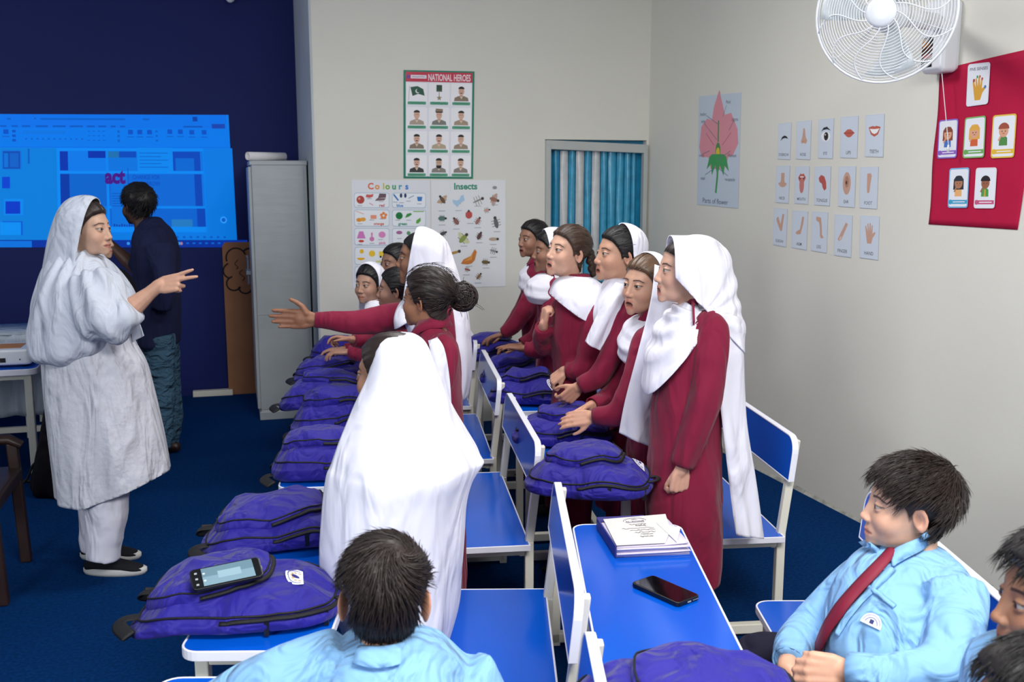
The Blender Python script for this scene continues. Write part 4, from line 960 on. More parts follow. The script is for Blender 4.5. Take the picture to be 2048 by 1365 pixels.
spine = link('cover_spine', MB().box((-W2 - .003, -H2, 0), (-W2 + .022, H2, .0015)).box((-W2 - .004, -H2 - .001, 0), (-W2, H2, .034)).box((-W2 - .003, H2 - .035, .033), (W2 * .35, H2 + .004, .0345)).mesh('cover_spine'), mat('notebook_blue', '#33307a', .5), nb, smooth=False)
A = Art((-W2, -H2, .034), (W2 - .045, -H2, .034), (-W2, H2 - .012, .034), (W2, H2 + .002, .034), UP)
cvp = [(0, 0), (.84, 0), (1, .42), (1, 1), (0.06, .97)]
A.b.poly([A.p(x, y, .0012) for x, y in cvp], '#dbd8d4')
A.k = 8
def arc(cx, cy, r, a0, a1, wd, col): A.line([(cx + r * math.cos(R(a0 + (a1 - a0) * k / 16)), cy + r * math.sin(R(a0 + (a1 - a0) * k / 16)) * A.W / A.H * .8) for k in range(17)], wd, col)
arc(.5, .83, .17, -10, 190, .008, '#6d7088'); arc(.5, .83, .145, 10, 170, .006, '#6d7088')
A.pg(.5, .87, .06, [(-1, -.3), (0, .5), (1, -.3), (.4, -.1), (0, .1), (-.4, -.1)], '#55586e')
A.text('AL-KHAIR', .5, .80, .045, '#3c3f58', .02, width=.3); A.line([(.36, .765), (.64, .765)], .012, '#8c8ea0')
for i, (x, y, wd) in enumerate(((.52, .69, .26), (.56, .64, .16), (.5, .55, .5), (.56, .48, .4), (.58, .4, .34), (.6, .33, .2), (.58, .25, .22))):
    A.scribble(x - wd / 2, y, x + wd / 2, .03, '#3c3d48', i, .010, 22)
link('front_cover', A.b.mesh('front_cover'), 'print', nb, smooth=False)
fl_ = MB().add([(W2 * .64, -H2 + .0, .0366), (W2 * 1.05, -H2 * .12, .040), (W2 * .52, H2 * .38, .0372)], [(0, 1, 2)])
o = link('folded_flap', fl_.mesh('folded_flap'), 'paper', nb, smooth=False); s = o.modifiers.new('solid', 'SOLIDIFY'); s.thickness = .001
# ------------------------------------------------------------------ heads
def smin(a, b, k):
    h = np.clip(.5 + .5 * (b - a) / k, 0, 1); return b + (a - b) * h - k * h * (1 - h)
def smax(a, b, k): return -smin(-a, -b, k)
def sdE(P, c, r):
    q = (P - np.array(c)) / np.array(r); k0 = np.linalg.norm(q, axis=1); k1 = np.linalg.norm(q / np.array(r), axis=1)
    return k0 * (k0 - 1) / np.maximum(k1, 1e-9)
def sdC(P, a, b, ra, rb=None):
    a = np.array(a); b = np.array(b); rb = ra if rb is None else rb
    t = np.clip(((P - a) @ (b - a)) / ((b - a) @ (b - a)), 0, 1)
    return np.linalg.norm(P - a - t[:, None] * (b - a), axis=1) - (ra + (rb - ra) * t)
EYE = (.0305, .0735, .0); ER = .0122
def head_sdf(P, mo, child=True, beard=False):
    A = P.copy(); A[:, 0] = np.abs(A[:, 0])
    d = sdE(A, (0, -.012, .036), (.0715, .092, .077))
    d = smin(d, sdE(A, (0, .026, -.028 - mo * .006), (.0575, .064, .072)), .03)
    d = smin(d, sdE(A, (0, .036, -.072 - mo * .010), (.043, .046, .030)), .022)
    d = smin(d, sdE(A, (0, .0775, -.0935 - mo * .012), (.017, .0135, .0130)), .016)
    d = smin(d, sdE(A, (.035, .055, -.034), (.025, .025, .025)), .024)
    d = smin(d, sdC(A, (0, .0735, .022), (.036, .062, .024), .0115), .016)
    d = smax(d, -sdE(A, (.031, .096, .001), (.018, .0165, .0115)), .013)           # eye socket
    d = smin(d, sdC(A, (0, .082, .010), (0, .0985, -.030), .0062, .0085), .012)     # nose bridge
    d = smin(d, sdE(A, (0, .1000, -.035), (.0098, .0090, .0085)), .008)
    d = smin(d, sdE(A, (.0115, .0925, -.0385), (.0068, .0085, .0068)), .006)
    d = smax(d, -sdE(A, (.0062, .0945, -.0455), (.0034, .0045, .0038)), .003)
    zl = -.0665; zu = zl + mo * .004; zb = zl - .008 - mo * .017
    d = smin(d, sdE(A, (0, .0815, -.068 - mo * .006), (.026, .0125, .019 + mo * .006)), .014)
    d = smin(d, sdC(A, (0, .0925, zu + .0045), (.0225 - mo * .001, .0790, zu - .001), .0050, .0028), .0045)
    d = smin(d, sdC(A, (0, .0905 - mo * .003, zb + .002), (.0215 - mo * .001, .0780, zb + .0045 + mo * .006), .0058, .003), .0045)
    if mo > .05: d = smax(d, -sdE(A, (0, .088, (zu + zb) / 2 + .001), (.0192, .021, .0035 + mo * .0085)), .003)
    else: d = smax(d, -sdC(A, (0, .0985, zl - .0018), (.024, .0845, zl - .0018), .0022), .003)
    d = smin(d, sdE(A, EYE, (ER + .0022,) * 3), .0035)                             # lids
    ex = A[:, 0] - EYE[0]
    up = .0050 * np.clip(1 - (ex / .0150) ** 2, 0, 1) ** .7; lo = .0040 * np.clip(1 - (ex / .0150) ** 2, 0, 1) ** .8
    alm = np.maximum(A[:, 2] - .0004 - up - ex * .06, -(A[:, 2] + .0002) - lo + ex * .06)
    alm = np.where(np.abs(ex) < .0150, alm, .004); alm = np.where(A[:, 1] > .07, alm, .01)
    d = smax(d, -np.maximum(alm, -(np.linalg.norm(A - np.array(EYE), axis=1) - ER + .0016)), .0012)
    d = smin(d, sdC(A, (0, -.028, -.06), (0, -.046, -.23), .0405, .047), .028)       # neck
    return smax(d, -(P[:, 2] + .205), .004)
def make_dirs(nr=84, ns=120):
    t = np.linspace(0, 1, nr + 1)[1:-1]; th = np.pi * (.62 * t + .38 * t ** 3.2) ; th = th / th[-1] * (np.pi * .985)
    ph = np.arange(ns) / ns * 2 * np.pi
    T, Ph = np.meshgrid(th, ph, indexing='ij')
    D = np.stack([np.sin(T) * np.cos(Ph), np.cos(T), np.sin(T) * np.sin(Ph)], -1).reshape(-1, 3)
    tilt = -.22; c, s = math.cos(tilt), math.sin(tilt)                             # aim the dense pole at the nose and mouth
    D = np.stack([D[:, 0], D[:, 1] * c - D[:, 2] * s, D[:, 1] * s + D[:, 2] * c], 1)
    D = np.concatenate([D, [[0, c, s]], [[0, -c, -s]]])
    m = nr - 1; Fc = []
    for i in range(m - 1):
        for j in range(ns):
            k = (j + 1) % ns; Fc.append((i * ns + j, i * ns + k, (i + 1) * ns + k, (i + 1) * ns + j))
    a, b = m * ns, m * ns + 1
    for j in range(ns):
        k = (j + 1) % ns; Fc.append((a, k, j)); Fc.append((b, (m - 1) * ns + j, (m - 1) * ns + k))
    return D, Fc
DIRS, HF = make_dirs()
_hc = {}
def head_radii(mo, D=None, key=True):
    k = round(mo, 2)
    if D is None and k in _hc: return _hc[k]
    Dd = DIRS if D is None else D; n = len(Dd); hi = np.full(n, .225); lo = np.zeros(n)
    r = np.full(n, .225); found = np.zeros(n, bool)
    for s_ in np.linspace(.225, .03, 66):                                          # outermost surface
        v = head_sdf(Dd * s_, mo); new = (~found) & (v < 0); lo[new] = s_; hi[new] = s_ + .003; found |= new
    for _ in range(9):
        m_ = (lo + hi) / 2; v = head_sdf(Dd * m_[:, None], mo); ins = v < 0; lo = np.where(ins, m_, lo); hi = np.where(ins, hi, m_)
    r = (lo + hi) / 2
    if D is None: _hc[k] = r
    return r
def sst(a, b, x): t = np.clip((x - a) / (b - a), 0, 1); return t * t * (3 - 2 * t)
SCALPX = lambda A, y: np.interp(y, [-.12, -.07, -.035, -.012, .004, .012, .02, .035, .055, .075, .1], [-.095, -.088, -.062, -.02, -.012, -.018, .005, .028, .052, .064, .066])
def skin_cols(P, mo, base, stubble=0, lipc=None):
    b = np.array(lin(base)); n = len(P); C = np.tile(b, (n, 1)); A = np.abs(P[:, 0]); y, z = P[:, 1], P[:, 2]
    def mix(c, w): nonlocal C; C = C * (1 - w[:, None]) + np.array(c) * w[:, None]
    g = lambda cx, cy, cz, s_: np.exp(-(((A - cx) ** 2 + (y - cy) ** 2 + (z - cz) ** 2) / s_ ** 2))
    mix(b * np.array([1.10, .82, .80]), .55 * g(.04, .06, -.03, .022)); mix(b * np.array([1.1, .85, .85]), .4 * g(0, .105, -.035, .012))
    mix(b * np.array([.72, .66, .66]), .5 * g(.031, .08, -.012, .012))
    front = sst(.055, .068, y)
    zh = SCALPX(A, y); mix(np.array(lin('#1d1512')), .75 * sst(-.010, .004, z - zh) * (y > -.02))
    zl = -.0665; zu = zl + mo * .004; zb = zl - .008 - mo * .017
    hw = .0240 - mo * .001
    wl = sst(1.08, .86, A / hw) * np.maximum(sst(.0042, .0022, np.abs(z - (zu + .0042 - A * .12)) - .0012), sst(.0048, .0026, np.abs(z - (zb + .002 + A * .18)) - .0018)) * sst(.07, .078, y)
    lc = b * np.array([.98, .60, .62]) if lipc is None else np.array(lin(lipc))
    mix(lc, .85 * wl)
    if mo > .05:
        q = (A / .0200) ** 2 + ((z - (zu + zb) / 2 - .001) / (.0042 + mo * .0085)) ** 2
        mix(np.array(lin('#2a0d0c')), sst(1.05, .8, q) * (y < .0925) * sst(.05, .06, y))
    else: mix(b * .35, .7 * sst(.0022, .001, np.abs(z - zl + .0018)) * sst(1.05, .85, A / .024) * front)
    ex = A - .031                                                                   # brows and lashes
    br = .0205 + .0035 * np.cos(ex / .02 * 1.3) - .5 * np.clip(ex - .008, 0, 1)
    mix(np.array(lin('#1c1310')), .88 * sst(.0042, .0018, np.abs(z - br)) * sst(.0225, .018, np.abs(ex - .001)) * front)
    ew = A - EYE[0]; up = .0050 * np.clip(1 - (ew / .0150) ** 2, 0, 1) ** .7 + .0004 + ew * .06
    mix(np.array(lin('#120b0a')), .8 * sst(.0026, .0010, np.abs(z - up - .0008)) * sst(.0170, .0150, np.abs(ew)) * front)
    lo = -(.0040 * np.clip(1 - (ew / .0150) ** 2, 0, 1) ** .8) - .0002 + ew * .06
    mix(np.array(lin('#2c1b17')), .5 * sst(.0022, .0008, np.abs(z - lo + .0006)) * sst(.0160, .0140, np.abs(ew)) * front)
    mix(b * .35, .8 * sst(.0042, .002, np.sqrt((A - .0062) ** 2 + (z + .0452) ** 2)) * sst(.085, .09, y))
    if stubble:
        w_ = sst(-.045, -.06, z) * sst(-.13, -.115, z) * sst(.0, .03, y) + sst(.004, .001, np.abs(z + .0535)) * front * sst(.026, .02, A)
        mix(np.array(lin('#15100f')), np.clip(w_, 0, 1) * stubble * (1 - wl))
    return C
def ear_geo(side, n=14, m=12, tilt=30):
    """flattened cup with a rim; returns points in head space"""
    V = []; Fc = []
    for i in range(1, m):
        a = math.pi * i / m
        for j in range(n):
            b_ = 2 * math.pi * j / n; u = math.sin(a) * math.cos(b_); v = math.sin(a) * math.sin(b_); w_ = math.cos(a)
            rr_ = math.sqrt(u * u + v * v); y_ = u * (.0185 if v > -.2 else .0185 - .006 * (-v - .2) / .8) ; z_ = v * .031
            x_ = w_ * .0055
            if w_ > 0: x_ -= .0085 * math.exp(-(rr_ / .55) ** 4) * (1 if v > -.75 else .4)
            V.append((x_, y_, z_))
    V += [(.0055 - .0085, 0, 0), (-.0055, 0, 0)]; T = len(V) - 2
    for i in range(m - 2):
        for j in range(n):
            k = (j + 1) % n; Fc.append((i * n + j, (i + 1) * n + j, (i + 1) * n + k, i * n + k))
    for j in range(n):
        k = (j + 1) % n; Fc.append((T, j, k)); Fc.append((T + 1, (m - 2) * n + k, (m - 2) * n + j))
    Mx = Matrix.Rotation(R(tilt), 3, 'Z') @ Matrix.Rotation(R(-10), 3, 'X') @ Matrix.Rotation(R(6), 3, 'Y')
    out = []
    for p in V:
        q = Mx @ Vector(p); q = q + Vector((.0730, -.010, -.012)); out.append((q.x * side, q.y, q.z))
    if side > 0: Fc = [f[::-1] for f in Fc]
    return out, Fc
class Head:
    """placed head: c = eye-level centre, psi = facing (0 image-left, 90 towards the camera), s = size"""
    def __init__(s, c, psi, size=.95, pitch=0, roll=0, mo=0, w=1.0, l=1.0, skin='#a8775a'):
        s.c = Vector(c); s.s = size; s.mo = mo; s.skin = skin
        f = RT * -math.cos(R(psi)) - AW * math.sin(R(psi)); r = f.cross(UP)
        s.f0, s.r0 = f.copy(), r.copy()
        Rm = Matrix((r, f, UP)).transposed()
        Rm = Rm @ Matrix.Rotation(R(pitch), 3, 'X') @ Matrix.Rotation(R(roll), 3, 'Y')
        s.R = Rm; s.sc = Vector((size * w, size * l, size))
    def W(s, p): return s.c + s.R @ Vector((p[0] * s.sc.x, p[1] * s.sc.y, p[2] * s.sc.z))
    def WA(s, P): return (np.asarray(P) * np.array(s.sc)) @ np.array(s.R).T + np.array(s.c)
    def L(s, Q): return ((np.asarray(Q) - np.array(s.c)) @ np.array(s.R)) / np.array(s.sc)
def hair_shell(h, thick=.012, style='back', bangs=0, seed=0, ear_cover=True, lowneck=0):
    r = head_radii(h.mo); P = DIRS * r[:, None]; A = np.abs(P[:, 0]); y, z = P[:, 1], P[:, 2]
    zl = SCALPX(A, y) - bangs * .02 * (y > .05)
    if style == 'boy': zl = np.interp(y, [-.12, -.07, -.04, -.012, .004, .012, .02, .035, .055, .075, .1], [-.07, -.062, -.05, .004, .006, -.012, .004, .026, .05, .058, .060])
    m_ = sst(-.004, .012, z - zl - lowneck)
    rg = np.random.RandomState(seed)
    if style == 'back':
        az = np.arctan2(P[:, 0], z + .03); st = np.sin(az * 46 + 3 * np.sin(y * 30 + rg.rand() * 6)) * .5 + np.sin(az * 27 + 2 + 2 * np.sin(y * 21)) * .5
        part = np.exp(-(P[:, 0] / .005) ** 2) * (y > -.02)
        t = thick * (1 + .16 * st) - .004 * part
    else:
        t = thick * (1 + .18 * wn(P, 55, seed) + .1 * wn(P, 120, seed + 1))
        t = t * (.38 + .62 * sst(-.03, .045, z)) 
    if style == 'boy': t = t + .009 * sst(.02, .08, y) * sst(.03, .07, z)
    t = np.where(m_ > 0, -.003 + (t + .003) * m_, -.004)
    keep = m_ > 0
    Q = h.WA(DIRS * (r + t)[:, None]); b = MB(); idx = -np.ones(len(Q), int)
    F2 = [f for f in HF if all(keep[i] for i in f)]
    us = sorted({i for f in F2 for i in f}); idx[us] = np.arange(len(us))
    b.add(Q[us], [tuple(idx[i] for i in f) for f in F2]); return b
def strands(h, n, flow, length=.03, lift=.25, rad=.0011, thick=.010, seed=0, region=None, segs=5, sides=3, mb=None):
    """tapered hair locks following a flow on the scalp"""
    rg = np.random.RandomState(seed); D = rg.randn(n * 4, 3); D /= np.linalg.norm(D, axis=1)[:, None]
    r = head_radii(h.mo, D); P = D * r[:, None]; A = np.abs(P[:, 0])
    zl = np.interp(P[:, 1], [-.12, -.07, -.04, -.012, .004, .012, .02, .035, .055, .075, .1], [-.07, -.062, -.05, .004, .006, -.005, .008, .03, .052, .060, .062])
    ok = P[:, 2] > zl
    if region is not None: ok &= region(P)
    P = P[ok][:n]; D = D[ok][:n]; b = mb or MB(); n = len(P)
    pos = P + D * thick; dirs = flow(P, D); nrm = D / np.array([.0715, .092, .077]); nrm /= np.linalg.norm(nrm, axis=1)[:, None]
    ln = length * (.7 + .6 * rg.rand(n)); jit = rg.randn(n, 3) * .12
    pts = [pos]; cur = pos.copy()
    for k in range(segs):
        d = flow(cur, cur / np.linalg.norm(cur, axis=1)[:, None]) + jit + nrm * (lift * (1 - k / segs) - .05 * k / segs)
        d /= np.linalg.norm(d, axis=1)[:, None]; cur = cur + d * (ln / segs)[:, None]; pts.append(cur.copy())
    rad_ = rad * (.7 + .6 * rg.rand(n)); V = []; m = segs + 1
    for k in range(m):
        d = pts[min(k + 1, segs)] - pts[max(k - 1, 0)]; d /= np.linalg.norm(d, axis=1)[:, None]
        u = np.cross(d, nrm); u /= np.maximum(np.linalg.norm(u, axis=1)[:, None], 1e-6); v = np.cross(d, u)
        w_ = (rad_ * (1 - (k / segs) ** 2 * .9))[:, None]
        for j in range(sides):
            a = 2 * math.pi * j / sides; V.append(pts[k] + (u * math.cos(a) * 1.6 + v * math.sin(a) * .8) * w_)
    V = np.stack(V, 1); q = m * sides; Q = h.WA(V.reshape(-1, 3)); base = b.n; Fc = []
    for i in range(n):
        o = i * q
        for k in range(segs):
            for j in range(sides):
                j2 = (j + 1) % sides; Fc.append((o + k * sides + j, o + k * sides + j2, o + (k + 1) * sides + j2, o + (k + 1) * sides + j))
    b.add(Q, Fc); return b

# ------------------------------------------------------------------ hands and limbs
def hand(mb, wr, d, nrm, size=.155, thumb=1, curl=(.35, .4, .45, .5), spread=.06, tcurl=.3, tout=.75, mid=1.0):
    """palm and five fingers from the wrist: d = finger direction, nrm = palm facing, thumb = +1/-1 side"""
    k = size / .18; d = Vector(d).normalized(); nrm = Vector(nrm); nrm = (nrm - d * nrm.dot(d)).normalized(); s = d.cross(nrm) * thumb
    wr = Vector(wr); q = lambda a, b_, c: wr + d * a * k + s * b_ * k + nrm * c * k
    offs = (.031, .010, -.011, -.030); lens = (.070, .078, .072, .056); kn = (.088, .092, .087, .078)
    for i, o in enumerate(offs):
        mb.tube([q(-.012, o * .45, 0), q(.03, o * .85, 0), q(kn[i] * .98, o, 0)], [.0135 * k, .0145 * k, .0112 * k], 8, rnd=True)
    mb.ell(q(.045, .0, .004), (.03 * k, .03 * k, .014 * k), 12, 8, Matrix((d, s, nrm)).transposed())
    cr = curl if hasattr(curl, '__len__') else (curl,) * 4
    for i, o in enumerate(offs):
        ang = 0; p = q(kn[i] * .96, o, 0); dd = (d + s * spread * (1.2, .35, -.45, -1.3)[i]).normalized(); P = [p]; ax_ = dd.cross(nrm).normalized()
        for j, f in enumerate((.46, .30, .24)):
            ang += cr[i] * (.9, 1.15, .8)[j]; v = dd * math.cos(ang) + nrm * math.sin(ang); p = p + v * lens[i] * k * f; P.append(p)
        rr_ = .0094 if i < 3 else .0080
        mb.tube(P, [rr_ * 1.08 * k, rr_ * k, rr_ * .92 * k, rr_ * .78 * k], 8, rnd=True)
    v0 = (d * (1 - tout * .55) + s * tout + nrm * tcurl * .6).normalized(); p0 = q(.018, .022, .004); p1 = p0 + v0 * .036 * k
    v1 = (v0 * .75 + d * .5 + nrm * tcurl * .5).normalized(); p2 = p1 + v1 * .03 * k; v2 = (v1 * .8 + d * .4 - s * tcurl * .5 + nrm * tcurl * .4).normalized(); p3 = p2 + v2 * .024 * k
    mb.tube([p0, p1, p2, p3], [.0145 * k, .0115 * k, .0098 * k, .0078 * k], 8, rnd=True)
    return mb
def forearm(mb, a, b, ra=.03, rb=.0215): 
    a, b = Vector(a), Vector(b); mb.tube([a, a.lerp(b, .35), a.lerp(b, .8), b + (b - a).normalized() * .01], [ra, ra * 1.02, rb * 1.08, rb], 12, rnd=True); return mb
# ------------------------------------------------------------------ cloth from rows
def prow(d, rows, n=40, m=64, fold=None, a0=0, a1=360, cap=True, pw=2.3, lean=0, seed=0):
    """loft: rows of (py, px_left, px_right, half depth[, depth offset]) on the plane d ahead; angle 0 = image right, 90 = away, 180 = image left, 270 = camera"""
    C = []
    for rw in rows:
        py, xl, xr, dh = rw[:4]; dd = rw[4] if len(rw) > 4 else 0
        a, b_ = PD(xl, py, d + dd), PD(xr, py, d + dd)
        C.append((*((a + b_) / 2), (b_ - a).length / 2, dh))
    C = cub(C, np.linspace(0, len(C) - 1, n)); rings = []
    closed = a1 - a0 >= 360; K = m if closed else m + 1
    for i, c in enumerate(C):
        t = i / (n - 1); ring = []
        for j in range(K):
            th = R(a0 + (a1 - a0) * j / m); cs, sn = math.cos(th), math.sin(th)
            q = (abs(cs) ** pw + abs(sn) ** pw) ** (-1 / pw)
            k = 1 + (fold(th, t) if fold else 0)
            ring.append(Vector(c[:3]) + RT * (cs * q * c[3] * k) + AW * (sn * q * c[4] * k))
        rings.append(ring)
    if cap and closed:
        rings = [[Vector(C[0][:3]) + (p - Vector(C[0][:3])) * .05 for p in rings[0]]] + rings + [[Vector(C[-1][:3]) + (p - Vector(C[-1][:3])) * .05 for p in rings[-1]]]
    return rings
def loft(mb, *a, **k):
    closed = k.get('a1', 360) - k.get('a0', 0) >= 360
    return mb.rings(prow(*a, **k), closed, closed and k.get('cap', True))
def sleeve(mb, pts, rad, n=14):
    pts = smooth_path(pts, 4 * (len(pts) - 1) + 1) if len(pts) > 2 else [Vector(p) for p in pts]
    rad = cub(rad, np.linspace(0, len(rad) - 1, len(pts)))
    mb.tube(pts, list(rad), n); return mb
def garment(name, root, mb, m, voxel=.011, smooth=5, amp=.005, freq=26, seed=0, st=(1, 1, .5), ringfold=None):
    me = remesh(mb.mesh(name, off(root)), voxel, smooth)
    V = verts(me); N = norms(me)
    if amp:
        w_ = wn(V, freq * .75, seed, 6, st); cr = (1 - np.abs(wn(V, freq * .6, seed + 50, 5, (.9, .9, .8))) * 2.2); cr2 = (1 - np.abs(wn(V, freq * 1.2, seed + 90, 5, (.8, .8, 1.1))) * 2.2)
        V = V + N * (amp * (.7 * w_ + .9 * np.clip(cr, -.6, 1) + .45 * np.clip(cr2, -.6, 1)))[:, None]
    setv(me, V)
    return link(name, me, m, root)
def drape(name, root, mb, m, cuts=(), voxel=.010, smooth=6, amp=.006, freq=24, seed=0, st=(1, 1, .35), thick=.004, extra=None):
    """cloth shell: blob, voxel surface, trimmed by planes (point, normal pointing to the removed side), folded, given thickness"""
    me = remesh(mb.mesh(name, off(root)), voxel, smooth)
    bm = bmesh.new(); bm.from_mesh(me); o = off(root)
    for c in cuts:
        p, nn = c[0], c[1]
        bmesh.ops.bisect_plane(bm, geom=bm.verts[:] + bm.edges[:] + bm.faces[:], dist=1e-5, plane_co=Vector(p) - o, plane_no=Vector(nn).normalized(), clear_outer=True)
    bm.to_mesh(me); bm.free()
    V = verts(me); N = norms(me)
    w_ = .8 * wn(V, freq, seed, 7, st) + .6 * np.clip(1 - np.abs(wn(V, freq * .7, seed + 50, 5, st)) * 2.2, -.5, 1); V = V + N * (amp * w_)[:, None]
    if extra is not None: V = extra(V, N)
    setv(me, V); ob = link(name, me, m, root)
    s = ob.modifiers.new('solid', 'SOLIDIFY'); s.thickness = thick; s.offset = -1
    return ob
def strip(name, root, L_, R_, m, n=40, k=22, amp=.012, waves=3, depth=None, thick=.004, seed=0, bulge=.02):
    """hanging cloth panel between a left and a right edge path, with folds along its length"""
    Lp, Rp = smooth_path(L_, n), smooth_path(R_, n); rows = []
    for i in range(n):
        t = i / (n - 1); row = []; ac = (Rp[i] - Lp[i]); nn = Vector(ac.cross(UP if abs(ac.normalized().z) < .9 else RT)).normalized()
        if nn.dot(AW) > 0: nn = -nn
        for j in range(k):
            s_ = j / (k - 1); f = amp * (.35 + .65 * t) * math.sin(s_ * waves * 6.283 + seed + .8 * math.sin(t * 4 + seed)) + bulge * math.sin(math.pi * s_)
            row.append(Lp[i] + ac * s_ + nn * f)
        rows.append(row)
    ob = MB().rings(rows, False).build(name, m, root); s = ob.modifiers.new('solid', 'SOLIDIFY'); s.thickness = thick
    return ob
def gather(root, pt, n, amp, r0=.03, r1=.14, ph=0):
    """folds running out of one gathered point"""
    c = np.array(pt - off(root)); u, v = np.array(RT), np.array(UP)
    def f(V, N):
        q = V - c; x, y = q @ u, q @ v; ang = np.arctan2(y, x); rr_ = np.sqrt(x * x + y * y)
        w_ = np.sin(n * ang + ph + .5 * np.sin(rr_ * 30)); w_ = np.sign(w_) * np.abs(w_) ** .7
        return V + N * (amp * w_ * sst(0, r0, rr_) * (.35 + .65 * sst(r1 * 2.2, r1 * .4, rr_)))[:, None]
    return f
# ------------------------------------------------------------------ body
def make_body(root, h, limbs, hands=None, trunk=None, stubble=0, ears=True, voxh=.0042, lipc=None, eyes=True, look=(0, 0), teeth=True, edx=0):
    o = off(root); parts = []
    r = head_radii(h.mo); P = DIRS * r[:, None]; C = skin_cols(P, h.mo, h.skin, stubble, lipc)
    b = MB(); b.add(h.WA(P), HF); cols = [C]; base = np.array(lin(h.skin))
    if ears:
        for sd in (1, -1):
            V, Fc = ear_geo(sd); V = [(x + sd * edx, y, z) for x, y, z in V]; b.add(h.WA(V), Fc); e = np.array(V); cc = np.tile(base, (len(V), 1))
            cc *= np.where(((np.abs(e[:, 0]) < .071) & (np.abs(e[:, 1] + .012) < .012) & (np.abs(e[:, 2] + .012) < .018))[:, None], .72, 1.0) * np.array([1.05, .92, .9]); cols.append(cc)
    for mb, vox in ((trunk, .016), (limbs, voxh), (hands, voxh)):
        if mb is None or mb.n == 0: continue
        me = remesh(mb.mesh('t'), vox, 3); V = verts(me)
        b.add(V, [tuple(p.vertices) for p in me.polygons]); cols.append(np.tile(base * (np.array([1.02, .94, .92]) if mb is not trunk else 1), (len(V), 1))); bpy.data.meshes.remove(me)
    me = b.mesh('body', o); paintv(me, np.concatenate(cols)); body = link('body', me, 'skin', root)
    if eyes:
        for sd in (1, -1):
            eb = MB(); n, m_ = 20, 16; V = []; cl = []
            for i in range(m_ + 1):
                a = math.pi * i / m_
                for j in range(n):
                    p = Vector((math.sin(a) * math.cos(6.283 * j / n), math.cos(a), math.sin(a) * math.sin(6.283 * j / n)))
                    q = Matrix.Rotation(R(look[1]), 3, 'X') @ (Matrix.Rotation(R(look[0]), 3, 'Z') @ p)
                    V.append(h.W((EYE[0] * sd + q.x * ER, EYE[1] + q.y * ER, EYE[2] + q.z * ER)))
                    cl.append(lin('#050404') if a < .27 else lin('#24140f') if a < .58 else lin('#a39a95'))
            Fc = [(i * n + j, i * n + (j + 1) % n, (i + 1) * n + (j + 1) % n, (i + 1) * n + j) for i in range(m_) for j in range(n)]
            eb.add(V, Fc); me = eb.mesh('eye', o); paintv(me, np.array(cl)); link('eye', me, 'eye', body)
    if teeth and h.mo > .25:
        tb_ = MB(); zl = -.0665 + h.mo * .004
        rows = [[h.W((x, .0835 - 9 * x * x, z)) for x in np.linspace(-.0125, .0125, 11)] for z in (zl + .003, zl - .0030)]
        o_ = tb_.rings(rows, False).build('teeth', 'teeth', body); s = o_.modifiers.new('solid', 'SOLIDIFY'); s.thickness = .002
    return body
def person(label, p, group=None):
    return thing('person', label, 'person', (p.x, p.y, 0), group)
def trunk_mb(hc, zf=0.0, s=1.0, shoulder=.13, seat=None):
    """inner trunk and legs hidden in the clothes; hc = neck base"""
    b = MB(); g = Vector((hc.x, hc.y, 0)); H = hc.z
    b.tube([g + UP * (H * .60), g + UP * (H * .78), g + UP * (H * .93), g + UP * H], [.085 * s, .078 * s, .075 * s, .04 * s], 12)
    return b
def legs_mb(b, g, d_right, z, s=1.0, sp=.075):
    for sg in (-1, 1):
        q = g + d_right * (sp * sg); b.tube([q + UP * .05, q + UP * (z * .5), q + UP * z], [.038 * s, .05 * s, .07 * s], 12)
        b.tube([q + UP * .03, q + UP * .03], [.03, .03], 8) if False else None
    return b
# ------------------------------------------------------------------ people
from mathutils.bvhtree import BVHTree
SK_ = dict(G1='#c99f8a', G2='#c69a82', G3='#ba8e76', G4='#c69c86', G5='#86604c', G6='#8a6450', T='#8d644c', B='#96694f', V='#a0765e', D='#a27a66', F1='#856150', F2='#a37d6a',
           teacher='#c69f88', man='#4e3426', BS='#d2a68c', BB='#c2947a', BR='#9a6e54', BC='#9a6e54')
def ppm(py, d):
    x, f, u = ray(1024, py); return F / (d / f)
GR = [(.105, .040, .060, .052), (.135, .050, .070, .075), (.165, .068, .086, .118), (.20, .085, .098, .150), (.27, .100, .098, .158), (.38, .102, .090, .150), (.50, .098, .088, .145), (.60, .10, .095, .152), (.74, .115, .112, .168), (.90, .125, .125, .185), (1.04, .13, .132, .195)]
def grow(cx, cy, d, s=1, back=.02, w=1):
    k = ppm(cy, d); return [(cy + a * k * s, cx + (back - f) * k * s, cx + (back + b_) * k * s, h_ * s * w) for a, f, b_, h_ in GR]
def surf(ob, px, py, lift=.003):
    o = off(ob.parent) if ob.parent else Vector(); me = ob.data
    if not hasattr(surf, 'c'): surf.c = {}
    if ob.name not in surf.c: surf.c[ob.name] = BVHTree.FromPolygons([v.co + o for v in me.vertices], [tuple(p.vertices) for p in me.polygons])
    x, f, u = ray(px, py); dr = (RT * x + AW * f + UP * u).normalized()
    hit = surf.c[ob.name].ray_cast(Vector((0, 0, CH)), dr)
    if hit[0] is None: return None, None
    n = hit[1] if hit[1].dot(dr) < 0 else -hit[1]
    return hit[0] + n * lift, n
